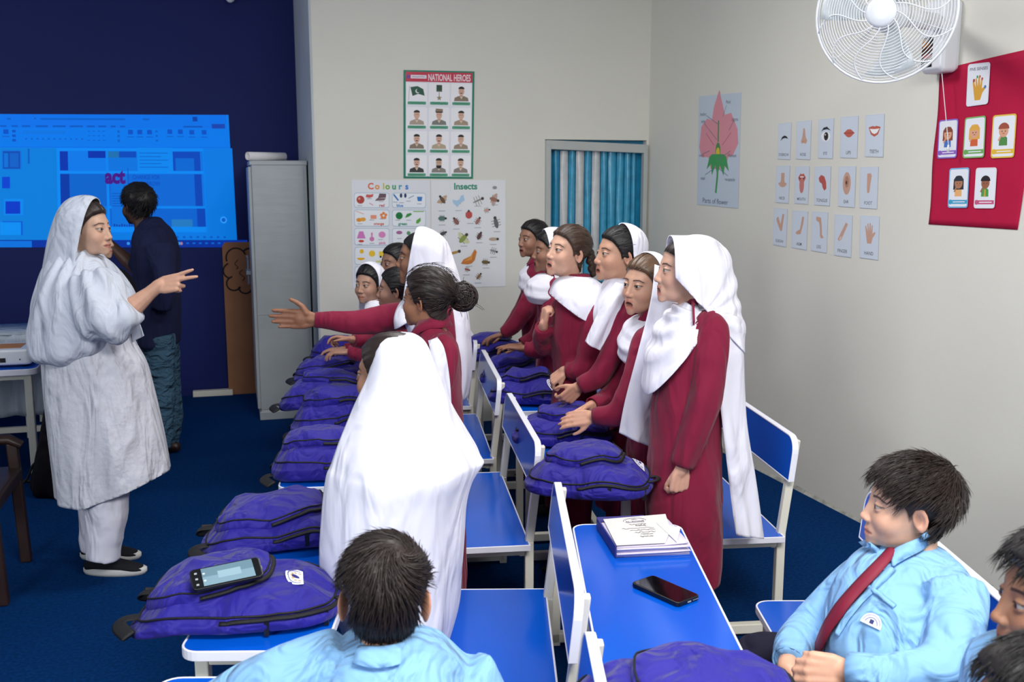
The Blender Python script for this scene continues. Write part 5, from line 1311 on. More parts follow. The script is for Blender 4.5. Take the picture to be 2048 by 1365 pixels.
def shoe(root, heel, d, L=.23, w=.042, name='shoe', m='shoe', sole=True):
    d = Vector(d).normalized(); s = d.cross(UP); heel = Vector(heel); b = MB(); rr_ = []
    for t, wk, h0, h1 in ((0, .5, .02, .055), (.06, .75, .012, .075), (.25, .8, .01, .085), (.5, .92, .01, .07), (.75, 1, .01, .05), (.92, .8, .012, .036), (1, .4, .018, .026)):
        rr_.append([heel + d * (t * L) + s * (w * wk * math.cos(a)) + UP * ((h0 + h1) / 2 + (h1 - h0) / 2 * math.sin(a)) for a in np.linspace(0, 6.283, 17)[:-1]])
    o = link(name, b.rings(rr_).mesh(name, off(root)), m, root); s_ = o.modifiers.new('sub', 'SUBSURF'); s_.levels = s_.render_levels = 1
    if sole:
        ol = [(-.008 + (L + .016) * (.5 - .5 * math.cos(t)), w * 1.04 * math.sin(t) * (.86 + .16 * (.5 - .5 * math.cos(t)))) for t in np.linspace(0, 6.283, 29)[:-1]]
        b = MB(); n = len(ol); v = [heel + d * x + s * y + UP * z for z, k in ((.0, .95), (.012, 1.0), (.026, 1.0), (.03, .96)) for x, y in [(L / 2 + (x - L / 2) * k, y * k) for x, y in ol]]
        b.rings([v[i * n:(i + 1) * n] for i in range(4)])
        link('sole', b.mesh('sole', off(root)), 'sole', o)
    return o
def collar(root, m, c, d, r0=.052, r1=.074, h=.035, gap=35, name='collar', point=.03):
    """folded shirt collar round the neck: c = neck centre at the collar top, d = front direction"""
    d = Vector((d.x, d.y, 0)).normalized(); s = d.cross(UP); rows = [[], [], [], []]
    for a in np.linspace(gap, 360 - gap, 40):
        e = d * math.cos(R(a)) + s * math.sin(R(a)); fr_ = max(0, math.cos(R(a)))
        for k, (rr_, z) in enumerate(((r0, -h * .9), (r0 * 1.0, 0), (r0 * 1.1, .003), (r1 + point * fr_ ** 2, -h - point * .9 * fr_ ** 2))):
            rows[k].append(Vector(c) + e * rr_ + UP * (z - .015 * fr_))
    o = link(name, MB().rings(rows, False).mesh(name, off(root)), m, root); sd = o.modifiers.new('solid', 'SOLIDIFY'); sd.thickness = .003
    return o
def cuff(root, m, a, b, r, w=.05):
    a, b = Vector(a), Vector(b); d = (b - a).normalized(); mb = MB()
    mb.tube([b - d * w, b - d * w * .5, b], [r * 1.04, r * 1.05, r * 1.03], 20, cap=False)
    o = link('cuff', mb.mesh('cuff', off(root)), m, root); s = o.modifiers.new('solid', 'SOLIDIFY'); s.thickness = .004
    return o
def buttons(root, pts, r=.005, m='plastic'):
    for p, n in pts:
        if p is None: continue
        q = n.to_track_quat('Z', 'Y').to_matrix()
        link('button', MB().tube([p, p + n * .002], [r, r * .8], 10).mesh('button', off(root)), m, root)
def hood_local(name, root, h, m, cut_y=.03, tilt=.15, grow_=1.0, neck=.10, skirt=None, amp=.004, seed=0, extra=None, back=.0, top=.0):
    """scarf over the head: shell round the skull and neck, trimmed along a tilted plane in front"""
    b = MB(); Mx = h.R.copy()
    g = grow_; b.ell(h.W((0, -.016 - back, .036 + top)), (.0895 * g * h.sc.x, .113 * g * h.sc.y, .099 * g * h.sc.z), 28, 18, Mx)
    b.tube([h.W((0, -.02, .0)), h.W((0, -.024, -.08)), h.W((0, -.03, -.08 - neck))], [.088 * h.s * g, .084 * h.s * g, .10 * h.s * g], 24)
    if skirt: skirt(b)
    n = h.R @ Vector((0, 1, tilt)).normalized(); cuts = [(h.W((0, cut_y, .0)), n), (h.W((0, 0, -.075 - neck)), -UP)]
    return drape(name, root, b, m, cuts, .008, 6, amp, 30, seed, extra=extra)

def fback(P, D): 
    f_ = np.tile(np.array([0, -1, .05]), (len(P), 1)) + np.stack([-P[:, 0] * 3, P[:, 1] * 0, (.02 - P[:, 2]) * 3], 1); f_ -= D * (f_ * D).sum(1)[:, None]; return f_ / (np.linalg.norm(f_, axis=1)[:, None] + 1e-6)
def girl(key, label, d, c, psi, s, mo, gown, arms, pitch=0, roll=0, hair='hair', hairk=None, seed=0, w=.97, look=(0, 0), collar_=True, voxg=.010, belly=0, legs=True, coll=None):
    h = Head(PD(c[0], c[1], d), psi, s, pitch, roll, mo, w, skin=SK_[key])
    g = PD((gown[3][1] + gown[3][2]) / 2, gown[3][0], d)
    root = person(label, g); G0 = Vector((g.x, g.y, 0))
    gm = MB(); loft(gm, d, gown, n=44, m=56, seed=seed, fold=lambda th, t: .05 * max(0, t - .45) * math.sin(th * 7 + seed) + .03 * max(0, t - .5) * math.sin(th * 12 + 2 * seed))
    hm = MB(); cf = []; tr = trunk_mb(PD((gown[1][1] + gown[1][2]) / 2, gown[1][0], d), s=s * .95)
    for A in arms:
        P = [PD(x, y, d + dd) for x, y, dd in A['p']]; tr.tube([P[0].lerp(PD((gown[4][1] + gown[4][2]) / 2, gown[4][0], d), .7)] + P[:-1] + [P[-2].lerp(P[-1], .8)], .03, 10); r_ = tuple(A.get('r', (.058, .052, .044, .036)[:len(P)] if len(P) == 4 else (.056, .05, .036))); c_ = PD((gown[4][1] + gown[4][2]) / 2, gown[4][0], d); c_.z = P[0].z + .012
        sleeve(gm, [P[0].lerp(c_, .55)] + P, (r_[0] * .8,) + r_)
        cf.append((P[-2], P[-1], A.get('r', (.056, .05, .036))[-1]))
        if 'h' in A:
            wv = (P[-1] - P[-2]).normalized(); forearm(hm, P[-1] - wv * .06, P[-1] + wv * .012, .024 * s / .95, .020 * s / .95)
            H_ = A['h']; hand(hm, P[-1] + wv * .012, H_['d'], H_['n'], H_.get('size', .15), H_.get('th', 1), H_.get('c', (.4, .45, .5, .55)), H_.get('sp', .05), H_.get('tc', .4), H_.get('to', .7))
    dress = garment('kameez', root, gm, 'maroon', voxg, 5, .004, 24, seed)
    for a, b_, r_ in cf: cuff(root, 'maroon', a, b_, r_ * .97)
    body = make_body(root, h, None, hm, tr, look=look)
    if hairk != 'none':
        hk = dict(thick=.011, style='back', seed=seed); hk.update(hairk or {})
        hs_ = link('hair', hair_shell(h, **hk).mesh('hair', off(root)), hair, root)
        if key not in ('T', 'B', 'V'): link('hair_strands', strands(h, 420, fback, .045, .03, .0009, hk['thick'] - .0005, seed).mesh('hair_strands', off(root)), hair, hs_)
    if collar_:
        q = coll or PD((gown[0][1] + gown[0][2]) / 2, gown[0][0], d)
        collar(root, 'maroon', q + UP * .012, RT * -1, .050 * s / .95, .072 * s / .95, .03, 30)
    if legs:
        hz = PD(gown[-1][1], gown[-1][0], d).z; lb = MB()
        for sg in (-1, 1):
            q = G0 + AW * (.08 * sg); lb = MB(); lb.tube([q + UP * .06, q + UP * .25, q + UP * (hz + .12)], [.055, .065, .08], 14); link('shalwar', lb.mesh('shalwar', off(root)), 'maroon', root)
            shoe(root, q + RT * .06, -RT, .21, .036, sole=False)
    return root, h, dress, body
LFT = -RT
# --- front girl, right row
d = 3.37
root, h, dress, body = girl('G1', 'tall girl nearest on the right with a long white scarf hanging down her back', d, (1369, 541), 8, .95, .8,
    [(598, 1378, 1425, .052), (620, 1366, 1442, .085), (642, 1345, 1452, .135), (685, 1326, 1455, .158), (740, 1316, 1447, .155), (800, 1306, 1441, .15), (862, 1299, 1440, .155), (930, 1293, 1440, .165), (1020, 1289, 1440, .175), (1090, 1300, 1438, .18), (1146, 1325, 1433, .18)],
    [dict(p=[(1424, 660, -.12), (1420, 735, -.155), (1408, 812, -.175), (1366, 932, -.175)], r=(.056, .056, .053, .037), h=dict(d=-UP - RT * .12, n=AW * .9 - RT * .2, th=-1, c=(1.0, 1.1, 1.15, 1.2), size=.15, tc=.5, to=.35)),
     dict(p=[(1420, 660, .12), (1405, 800, .17), (1375, 930, .16)], h=dict(d=-UP, n=-AW, th=1, c=(.8, .8, .8, .8)))], hair='hair_b', seed=1, pitch=2, hairk=dict(thick=.004))
hd = MB(); loft(hd, d, [(471, 1352, 1402, .03), (478, 1326, 1430, .072), (503, 1306, 1455, .106), (545, 1300, 1469, .116), (598, 1316, 1477, .117), (640, 1340, 1487, .123), (690, 1368, 1488, .13), (735, 1400, 1479, .12), (765, 1425, 1468, .06)], n=30, m=56)
drape('scarf_hood', root, hd, 'white', [(PD(1341, 520, d), LFT + UP * -.02), (PD(1376, 588, d), LFT * .72 - UP * .69)], .008, 5, .003, 26, 3, (1, 1, .5), extra=gather(root, PD(1404, 628, d - .1), 13, .0042, .03, .16))
hd = MB(); loft(hd, d, [(606, 1352, 1412, .075), (628, 1334, 1425, .115), (655, 1314, 1440, .155), (690, 1300, 1440, .178), (725, 1288, 1430, .18), (768, 1284, 1420, .175), (790, 1290, 1410, .17)], n=26, m=56)
drape('scarf_front', root, hd, 'white', [(PD(1352, 702, d), RT * .80 - UP * .60)], .008, 5, .003, 24, 5, (1, 1, .5), extra=gather(root, PD(1408, 632, d - .1), 20, .0065, .03, .2))
strip('scarf_tail', root, [PD(*p) for p in ((1428, 622, d - .12), (1424, 690, d - .14), (1433, 783, d - .13), (1448, 905, d - .12), (1461, 1000, d - .1), (1471, 1070, d - .1))], [PD(*p) for p in ((1482, 640, d - .02), (1488, 720, d), (1491, 862, d - .0), (1508, 968, d), (1516, 1030, d), (1520, 1074, d))], 'white', amp=.012, waves=1.6, bulge=.035, seed=1)
strip('scarf_tail', root, [PD(*p) for p in ((1440, 690, d + .12), (1450, 850, d + .12), (1472, 1000, d + .12), (1482, 1058, d + .12))], [PD(*p) for p in ((1486, 690, d + .0), (1489, 850, d + .02), (1506, 980, d + .02), (1515, 1068, d + .02))], 'white', amp=.008, waves=1.2, bulge=-.03, seed=2)
ep = [surf(dress, x, y, .02)[0] for x, y in ((1390, 622), (1397, 650))]
if all(ep): link('epaulette', MB().bar(ep[0] + UP * .02, ep[1], .006, .022).mesh('epaulette', off(root)), 'maroon', root, smooth=False)

# --- girl who looks at the camera
d = 3.80
root, h, dress, body = girl('G2', 'brown-haired girl turned towards the camera with hands clasped on a bag', d, (1290, 569), 42, .96, .85,
    grow(1296, 566, d, .95), [dict(p=[(1290, 690, -.12), (1274, 760, -.16), (1238, 826, -.16), (1190, 834, -.12)], r=(.055, .054, .048, .034), h=dict(d=LFT - UP * .08, n=AW * .8 - UP * .5, th=1, c=(.25, .3, .35, .4), size=.15, tc=.2)),
                              dict(p=[(1275, 690, .1), (1240, 760, .12), (1210, 800, .05), (1184, 812, .0)], r=(.055, .05, .045, .034), h=dict(d=LFT - UP * .45 - AW * .4, n=-AW * .5 - UP * .6, th=1, c=(.5, .5, .55, .6), size=.145))], hair='hair_l', seed=2, roll=-3)
hd = MB(); loft(hd, d, [(634, 1272, 1316, .055), (643, 1256, 1320, .08), (664, 1242, 1322, .12), (690, 1234, 1322, .14), (714, 1236, 1316, .14), (726, 1245, 1305, .12)], n=24, m=56, fold=lambda th, t: .05 * math.sin(t * 26 + 2 * math.sin(th)))
drape('scarf_cowl', root, hd, 'white', [], .008, 3, .005, 30, 8, (.5, .5, 1.6))
hood_local('scarf_hood', root, h, 'white', -.012, -.1, .98, .12, amp=.003)
strip('scarf_tail', root, [PD(*p) for p in ((1309, 530, d - .12), (1301, 600, d - .20), (1276, 700, d - .26), (1250, 800, d - .27), (1238, 866, d - .27))], [PD(*p) for p in ((1335, 540, d - .10), (1346, 640, d - .19), (1334, 740, d - .24), (1316, 820, d - .25), (1300, 894, d - .25))], 'white', amp=.007, waves=1.5, bulge=.02, seed=3)

# --- girl with half-covered hair
d = 4.05
root, h, dress, body = girl('G3', 'girl with black hair half covered by a white scarf crossing her chest', d, (1237, 509), 20, .96, .55,
    grow(1242, 508, d, .97), [dict(p=[(1250, 625, -.13), (1232, 690, -.165), (1200, 750, -.17), (1162, 772, -.15)], r=(.055, .053, .048, .036), h=dict(d=LFT - UP * 1.0, n=AW * .8 - RT * .3, th=-1, c=(.7, .8, .85, .9), size=.148)), dict(p=[(1235, 630, .12), (1210, 720, .14), (1170, 770, .1)], h=dict(d=LFT - UP * .4, n=-UP, th=1))], seed=3, pitch=4)
hood_local('scarf_hood', root, h, 'white', -.03, -.18, 1.02, .12, amp=.003, seed=3)
hd = MB(); loft(hd, d, [(556, 1216, 1268, .062), (575, 1205, 1282, .10), (600, 1192, 1292, .15), (625, 1184, 1292, .165), (650, 1184, 1290, .165)], n=20, m=56)
drape('scarf_front', root, hd, 'white', [(PD(1228, 612, d), RT * .75 - UP * .66)], .009, 5, .006, 24, 9, (1, 1, .5))
strip('scarf_tail', root, [PD(*p) for p in ((1232, 566, d - .12), (1212, 596, d - .16), (1192, 636, d - .17), (1171, 684, d - .17))], [PD(*p) for p in ((1262, 572, d - .13), (1244, 608, d - .175), (1226, 652, d - .18), (1200, 701, d - .18))], 'white', amp=.006, waves=1.3, bulge=.02, seed=4)

# --- girl with the braid
d = 4.2
root, h, dress, body = girl('G4', 'girl with a braid and a pointed white shawl holding one fist at her chest', d, (1136, 503), 34, .95, .8,
    grow(1142, 500, d, .97), [dict(p=[(1188, 625, -.13), (1183, 690, -.165), (1166, 738, -.17), (1136, 741, -.14)], r=(.056, .054, .048, .035), h=dict(d=LFT - UP * .75, n=AW * .3 - UP * .5 + RT * .4, th=1, c=(1.0, 1.1, 1.1, 1.2), size=.145, tc=.6, to=.4)),
                              dict(p=[(1120, 620, .10), (1092, 690, .06), (1083, 672, -.02), (1086, 655, -.06)], r=(.052, .048, .042, .034), h=dict(d=UP + RT * .15, n=RT * .9 + AW * .3, th=1, c=(1.1, 1.2, 1.25, 1.3), size=.14, tc=.6, to=.4))], hair='hair_m', seed=4, pitch=9, roll=-3, collar_=False)
bb = MB()
for i in range(7):
    t = i / 6; q = PD(1180 + 6 * t + 2 * math.sin(i * 2.2), 508 + 38 * t, d + .03); bb.ell(q, (.019 - .004 * t, .019 - .004 * t, .022), 12, 8, Matrix.Rotation(.5 * (-1) ** i, 3, AW))
link('braid', bb.mesh('braid', off(root)), 'hair_m', root)
link('hair_tie', MB().ell(PD(1179, 508, d + .03), (.02, .02, .012), 12, 8).mesh('hair_tie', off(root)), 'black', root)
hd = MB(); loft(hd, d, [(551, 1124, 1172, .055), (560, 1108, 1190, .10), (577, 1100, 1208, .16), (600, 1094, 1216, .185), (640, 1090, 1218, .19), (690, 1092, 1214, .185)], n=24, m=64)
def zigz(root, c, amp):
    c = np.array(c - off(root))
    def f(V, N):
        a = np.arctan2((V - c) @ np.array(AW), (V - c) @ np.array(RT)); V = V.copy(); V[:, 2] += amp * (np.abs(((a * 1.6) % 2) - 1) - .5) * sst(c[2] + .07, c[2] - .01, V[:, 2]); return V
    return f
sh = drape('shawl', root, hd, 'white', [(PD(1105, 637, d), -UP * .95 - RT * .12 + LFT * 0), (PD(1186, 650, d - .1), -UP * .8 + LFT * .55), ], .009, 4, .006, 24, 11, (1, 1, .6), extra=zigz(root, PD(1155, 640, d), .03))

# --- small girl, mouth wide open
d = 4.95
root, h, dress, body = girl('G5', 'small dark-skinned girl singing, wrapped in a white headscarf, hand on a bag', d, (1101, 502), 12, .88, 1.0,
    grow(1103, 500, d, .92), [dict(p=[(1108, 612, -.12), (1092, 660, -.15), (1078, 700, -.15), (1050, 698, -.14)], r=(.052, .05, .045, .034), h=dict(d=LFT + UP * .12, n=-UP, th=-1, c=(.15, .15, .2, .2), size=.14)), dict(p=[(1100, 615, .12), (1075, 670, .13), (1045, 690, .1)], h=dict(d=LFT, n=-UP, th=1))], seed=5)
hood_local('scarf_hood', root, h, 'white', .020, -.16, 1.0, .10, amp=.003, seed=5)
hd = MB(); loft(hd, d, [(548, 1078, 1122, .055), (556, 1062, 1130, .08), (572, 1050, 1136, .125), (592, 1050, 1138, .145), (604, 1060, 1130, .13)], n=20, m=48, fold=lambda th, t: .05 * math.sin(t * 22 + 2 * math.sin(th)))
drape('scarf_cowl', root, hd, 'white', [], .009, 3, .005, 28, 12, (.5, .5, 1.5))

# --- farthest girl on the right
d = 5.45
root, h, dress, body = girl('G6', 'farthest girl of the right row, bare black hair and scarf round her neck', d, (1066, 478), 34, .86, .55,
    grow(1070, 476, d, .93), [dict(p=[(1072, 572, -.12), (1050, 620, -.15), (1030, 650, -.14), (1008, 666, -.12)], r=(.05, .046, .04, .033), h=dict(d=LFT - UP * .3, n=-UP, th=-1, c=(.2, .25, .25, .3), size=.14)), dict(p=[(1066, 575, .12), (1040, 630, .12), (1012, 664, .1)], h=dict(d=LFT - UP * .3, n=-UP, th=1))], seed=6)
hd = MB(); loft(hd, d, [(529, 1056, 1090, .05), (537, 1045, 1097, .075), (553, 1037, 1103, .12), (574, 1038, 1105, .14), (584, 1046, 1099, .13)], n=20, m=48, fold=lambda th, t: .05 * math.sin(t * 20 + 2 * math.sin(th)))
drape('scarf_cowl', root, hd, 'white', [], .009, 3, .005, 28, 13, (.5, .5, 1.5))

# --- tall pointing girl, left row
d = 4.0
root, h, dress, body = girl('T', 'tall girl in white hood stretching her right arm out towards the teacher', d, (841, 515), 1, .91, .85,
    grow(858, 512, d, 1.0), [dict(p=[(838, 632, .10), (790, 634, .09), (715, 646, .08), (660, 642, .06), (630, 640, .05)], r=(.058, .058, .049, .040, .033), h=dict(d=LFT + UP * .03, n=-AW, th=1, c=(.04, .05, .06, .1), size=.185, tc=.05, to=.85, sp=.03)),
                             dict(p=[(880, 630, -.12), (885, 720, -.15), (860, 790, -.1)], h=dict(d=LFT, n=-UP, th=-1))], seed=7, hairk=dict(thick=.004))
hd = MB(); loft(hd, d, [(452, 837, 849, .014), (464, 818, 872, .072), (486, 800, 895, .106), (530, 798, 912, .118), (562, 798, 922, .122), (620, 800, 937, .145), (690, 828, 944, .165), (740, 850, 943, .165), (790, 868, 936, .15)], n=34, m=60)
drape('scarf_hood', root, hd, 'white', [(PD(826, 500, d), LFT + UP * .18)], .009, 5, .004, 22, 15, (1, 1, .45))
hd = MB(); loft(hd, d, [(592, 812, 868, .06), (608, 795, 880, .10), (635, 786, 895, .16), (662, 790, 890, .165)], n=16, m=48)
drape('scarf_front', root, hd, 'white', [(PD(815, 640, d), RT * .5 - UP * .86)], .009, 4, .006, 24, 16)

# --- girl with the bun
d = 3.3
k_ = ppm(600, d)
root, h, dress, body = girl('B', 'bareheaded girl with a dark hair bun just behind the white chador', d, (855, 598), -28, .885, 0,
    [(640, 846, 884, .048), (660, 842, 893, .072), (680, 838, 906, .12), (705, 834, 917, .148), (770, 828, 923, .152), (850, 822, 926, .152), (950, 815, 926, .165), (1060, 810, 928, .178), (1150, 805, 930, .185), (1190, 805, 930, .185)],
    [dict(p=[(884, 706, -.10), (872, 780, -.13), (825, 830, -.12)]), dict(p=[(870, 700, .12), (850, 790, .14), (800, 820, .1)], h=dict(d=LFT, n=-UP, th=1))], hair='hair_b', seed=8, look=(25, 0))
bc = PD(926, 594, d + .02); bb = MB(); bb.ell(bc, (.046, .044, .047), 20, 14)
rg = np.random.RandomState(4)
for i in range(150):
    a0, a1_ = rg.rand() * 6.28, rg.rand() * 6.28; ax_ = Vector(rg.randn(3) * .6 + np.array(AW) * .9).normalized(); u = ax_.orthogonal().normalized(); v = ax_.cross(u); rr_ = .0475 * (1 + .05 * rg.rand())
    n_ = 8; o_ = ax_ * (.03 * rg.randn()); rr2 = math.sqrt(max(rr_ ** 2 - o_.length ** 2, .0002))
    bb.tube([bc + o_ + (u * math.cos(a0 + 1.6 * t / n_) + v * math.sin(a0 + 1.6 * t / n_)) * rr2 for t in range(n_ + 1)], [.0007] + [.0022] * (n_ - 1) + [.0007], 4)
for i in range(26):
    e = Vector(rg.randn(3)).normalized(); e2 = Vector(rg.randn(3)).normalized()
    bb.tube(smooth_path([bc + e * .044, bc + e * .056 + e2 * .008, bc + e * .06 + e2 * .022 - UP * .01], 6), [.0008] * 6, 3)
link('hair_bun', bb.mesh('hair_bun', off(root)), 'hair_b', root)
link('hair_tie', MB().ell(PD(903, 592, d + .01), (.02, .028, .03), 14, 10).mesh('hair_tie', off(root)), 'black', root)
def fback(P, D): 
    f_ = np.tile(np.array([0, -1, .05]), (len(P), 1)) + np.stack([-P[:, 0] * 3, P[:, 1] * 0, (.02 - P[:, 2]) * 3], 1); f_ -= D * (f_ * D).sum(1)[:, None]; return f_ / (np.linalg.norm(f_, axis=1)[:, None] + 1e-6)
link('hair_strands', strands(h, 420, fback, .05, .06, .0010, .022, 5).mesh('hair_strands', off(root)), 'hair_b', root)
strip('scarf_shoulder', root, [PD(*p) for p in ((858, 682, d - .13), (862, 705, d - .17), (870, 760, d - .175), (876, 830, d - .175))], [PD(*p) for p in ((874, 676, d - .13), (888, 700, d - .165), (898, 760, d - .16), (903, 830, d - .16))], 'white', amp=.004, waves=1, bulge=.012)

# --- girl under the big white chador
d = 2.56
root, h, dress, body = girl('V', 'girl seen from behind under a large plain white chador reaching her knees', d, (779, 750), -28, .93, 0,
    grow(800, 757, d, .90, w=.86), [dict(p=[(790, 880, .1), (765, 960, .1), (745, 1030, .05)], h=dict(d=-UP + LFT * .3, n=-AW, th=1)), dict(p=[(800, 880, -.1), (790, 960, -.1), (770, 1030, -.05)], h=dict(d=-UP + LFT * .3, n=AW, th=-1))], hair='hair_b', seed=9, collar_=False)
fo = lambda th, t: t ** .8 * (.060 * math.exp(-((math.degrees(th) - 306) / 14) ** 2) - .055 * math.exp(-((math.degrees(th) - 326) / 11) ** 2) + .03 * math.exp(-((math.degrees(th) - 252) / 16) ** 2) * t + .035 * math.sin(th * 9 + 1) * max(0, t - .45) + .02 * math.sin(th * 15) * max(0, t - .6)) + .07 * math.exp(-((math.degrees(th) - 352) / 9) ** 2 - ((t - .55) / .05) ** 2)
rows = [(669, 788, 812, .012), (674, 768, 832, .055), (694, 752, 852, .095), (745, 736, 872, .128), (790, 714, 889, .15), (830, 697, 907, .185), (870, 680, 932, .215), (908, 664, 957, .235), (926, 655, 958, .24), (965, 648, 944, .235), (1010, 643, 934, .23), (1080, 638, 930, .22), (1140, 644, 925, .21), (1215, 676, 917, .2), (1300, 712, 888, .18)]
rg_ = prow(d, rows, n=90, m=110, fold=fo, a0=208, a1=470, pw=2.05)
me = MB().rings(rg_, False).mesh('chador', off(root)); Vv = verts(me); Nn = norms(me)
tt = np.repeat(np.linspace(0, 1, 90), 111); setv(me, Vv + Nn * (.007 * wn(Vv, 13, 21, 7, (1, 1, .5)) * np.clip(tt * 3 - .3, 0, 1))[:, None])
ob = link('chador', me, 'white', root); s = ob.modifiers.new('solid', 'SOLIDIFY'); s.thickness = .003

# --- three girls at the far end of the left row
d = 4.5
root, h, dress, body = girl('D', 'dark-haired girl with a visible ear behind the outstretched maroon sleeve', d, (793, 579), -4, .85, 0,
    grow(800, 577, d, .92), [dict(p=[(790, 672, .1), (755, 690, .05), (728, 682, .0), (708, 680, -.03)], r=(.05, .045, .04, .033), h=dict(d=LFT + UP * .15, n=-AW * .3 - UP, th=1, c=(.5, .9, 1.0, 1.0), size=.14)), dict(p=[(815, 672, -.1), (800, 720, -.13), (770, 740, -.1)], h=dict(d=LFT, n=-UP, th=-1))], seed=10)
d = 5.4
root, h, dress, body = girl('F1', 'girl half hidden behind the white-hooded pointing girl at the left row end', d, (792, 527), 36, .9, 0,
    grow(800, 525, d, .95), [dict(p=[(800, 622, -.12), (790, 680, -.13), (760, 700, -.1)], h=dict(d=LFT, n=-UP, th=-1)), dict(p=[(795, 622, .12), (770, 680, .12), (740, 700, .1)], h=dict(d=LFT, n=-UP, th=1))], seed=11)
d = 5.15
root, h, dress, body = girl('F2', 'leftmost girl of the left row in a white scarf, facing the camera, lips closed', d, (739, 569), 62, .87, 0,
    grow(752, 567, d, .88), [dict(p=[(760, 655, -.12), (740, 705, -.14), (700, 705, -.12)], h=dict(d=LFT, n=-UP, th=-1)), dict(p=[(745, 655, .12), (725, 700, .14), (690, 700, .1)], h=dict(d=LFT, n=-UP, th=1))], seed=12, look=(-12, 0))
hood_local('scarf_hood', root, h, 'white', .012, -.12, 1.0, .12, amp=.003, seed=17)
hd = MB(); loft(hd, d, [(600, 732, 778, .06), (618, 728, 790, .1), (640, 728, 795, .14), (655, 732, 792, .14)], n=16, m=44)
drape('scarf_front', root, hd, 'white', [(PD(745, 640, d), RT * .6 - UP * .8)], .009, 4, .005, 26, 18)

# --- teacher
d = 4.14
h = Head(PD(174, 458, d), 170, 1.0, 0, 0, 0, .98, skin=SK_['teacher'])
root = person('woman teacher in white embroidered kurta and draped scarf pointing with two fingers', PZ(205, 1135, 0)); O_ = off(root)
hm = MB(); P = [PD(235, 640, d - .17), PD(270, 612, d - .15), PD(316, 573, d - .13)]
forearm(hm, P[0], P[2], .043, .026)
hand(hm, P[2], RT + UP * .20, AW * .85 - UP * .35, .172, 1, (.03, .12, 1.15, 1.25), .14, .7, .35)
tr = trunk_mb(PD(170, 530, d), s=1.15); tr.tube([PD(180, 600, d), PD(200, 580, d - .12), P[0], P[0].lerp(P[1], .6)], .035, 10); body = make_body(root, h, None, hm, tr, lipc='#a8605a', look=(0, 0))
link('hair', hair_shell(h, .012, seed=5).mesh('hair', O_), 'hair_b', root)
gm = MB(); loft(gm, d, [(540, 125, 215, .12), (580, 105, 235, .17), (640, 98, 245, .19), (690, 95, 262, .2), (730, 94, 286, .2), (780, 97, 301, .205), (850, 105, 318, .21), (915, 114, 332, .21), (960, 120, 340, .21), (1010, 125, 345, .21)], n=50, m=72, fold=lambda th, t: max(0, t - .4) * (.06 * math.sin(th * 6 + 1) + .04 * math.sin(th * 11 + 2)))
me = remesh(gm.mesh('kurta', O_), .011, 5); bm = bmesh.new(); bm.from_mesh(me)
def cutp(px, py, n_): bmesh.ops.bisect_plane(bm, geom=bm.verts[:] + bm.edges[:] + bm.faces[:], plane_co=PD(px, py, d) - O_, plane_no=n_.normalized(), clear_outer=True)
cutp(200, 988, -UP + RT * -.02 + LFT * 0); cutp(295, 957, -UP * .9 + RT * .32)
bm.to_mesh(me); bm.free(); Vv = verts(me); setv(me, Vv + norms(me) * (.007 * wn(Vv, 16, 31, 7, (1.2, 1.2, .25)) + .004 * np.clip(1 - np.abs(wn(Vv, 14, 33, 5, (1, 1, .4))) * 2.2, -.5, 1))[:, None])
kurta = link('kurta', me, 'kurta', root); s = kurta.modifiers.new('solid', 'SOLIDIFY'); s.thickness = .004
hd = MB(); loft(hd, d, [(391, 166, 182, .02), (399, 140, 198, .062), (424, 119, 208, .102), (468, 103, 218, .118), (515, 94, 226, .125), (550, 90, 230, .14), (580, 92, 235, .15)], n=28, m=60)
drape('scarf_hood', root, hd, 'voile', [(PD(187, 440, d), RT - UP * .22)], .008, 5, .006, 22, 41, (1, 1, .35))
hd = MB(); loft(hd, d, [(500, 122, 184, .08), (518, 107, 202, .13), (543, 95, 223, .18), (575, 86, 247, .22), (608, 78, 261, .24), (645, 71, 262, .245), (680, 76, 250, .245), (704, 86, 232, .23), (720, 108, 206, .17)], n=34, m=64); sleeve(hd, [PD(190, 560, d - .12), PD(215, 640, d - .20), PD(258, 620, d - .17), PD(267, 614, d - .165)], (.10, .105, .075, .060))
drape('scarf_cape', root, hd, 'voile', [], .010, 5, .007, 15, 43, (1.2, 1, .5), extra=gather(root, PD(140, 440, d - .1), 26, .008, .18, .5))
strip('scarf_tail', root, [PD(*p) for p in ((92, 540, d + .1), (80, 600, d + .1), (65, 662, d + .1))], [PD(*p) for p in ((110, 540, d - .1), (98, 610, d - .12), (84, 662, d - .1))], 'voile', amp=.008, waves=1.5)
strip('scarf_tail', root, [PD(*p) for p in ((236, 575, d + .06), (262, 640, d + .06), (272, 690, d + .06))], [PD(*p) for p in ((246, 590, d - .02), (278, 640, d), (287, 672, d))], 'voile', amp=.006, waves=1)
for x0, x1, y0, y1, dd, r0, r1 in ((212, 206, 930, 1118, -.09, .10, .071), (184, 192, 930, 1102, .10, .095, .064)):
    b = MB(); b.tube(smooth_path([PD(x0, y0, d + dd), PD((x0 + x1) / 2 + 4, (y0 + y1) / 2, d + dd), PD(x1, y1, d + dd)], 9), list(np.linspace(r0, r1, 9)), 22, up=RT)
    garment('trouser_leg', root, b, 'white', .012, 3, .006, 22, int(x0), (1, 1, 1))
for x, y, dd in ((171, 1147, -.09), (164, 1117, .1)):
    q = PZ(x, y, 0); shoe(root, q, RT, .262, .046)

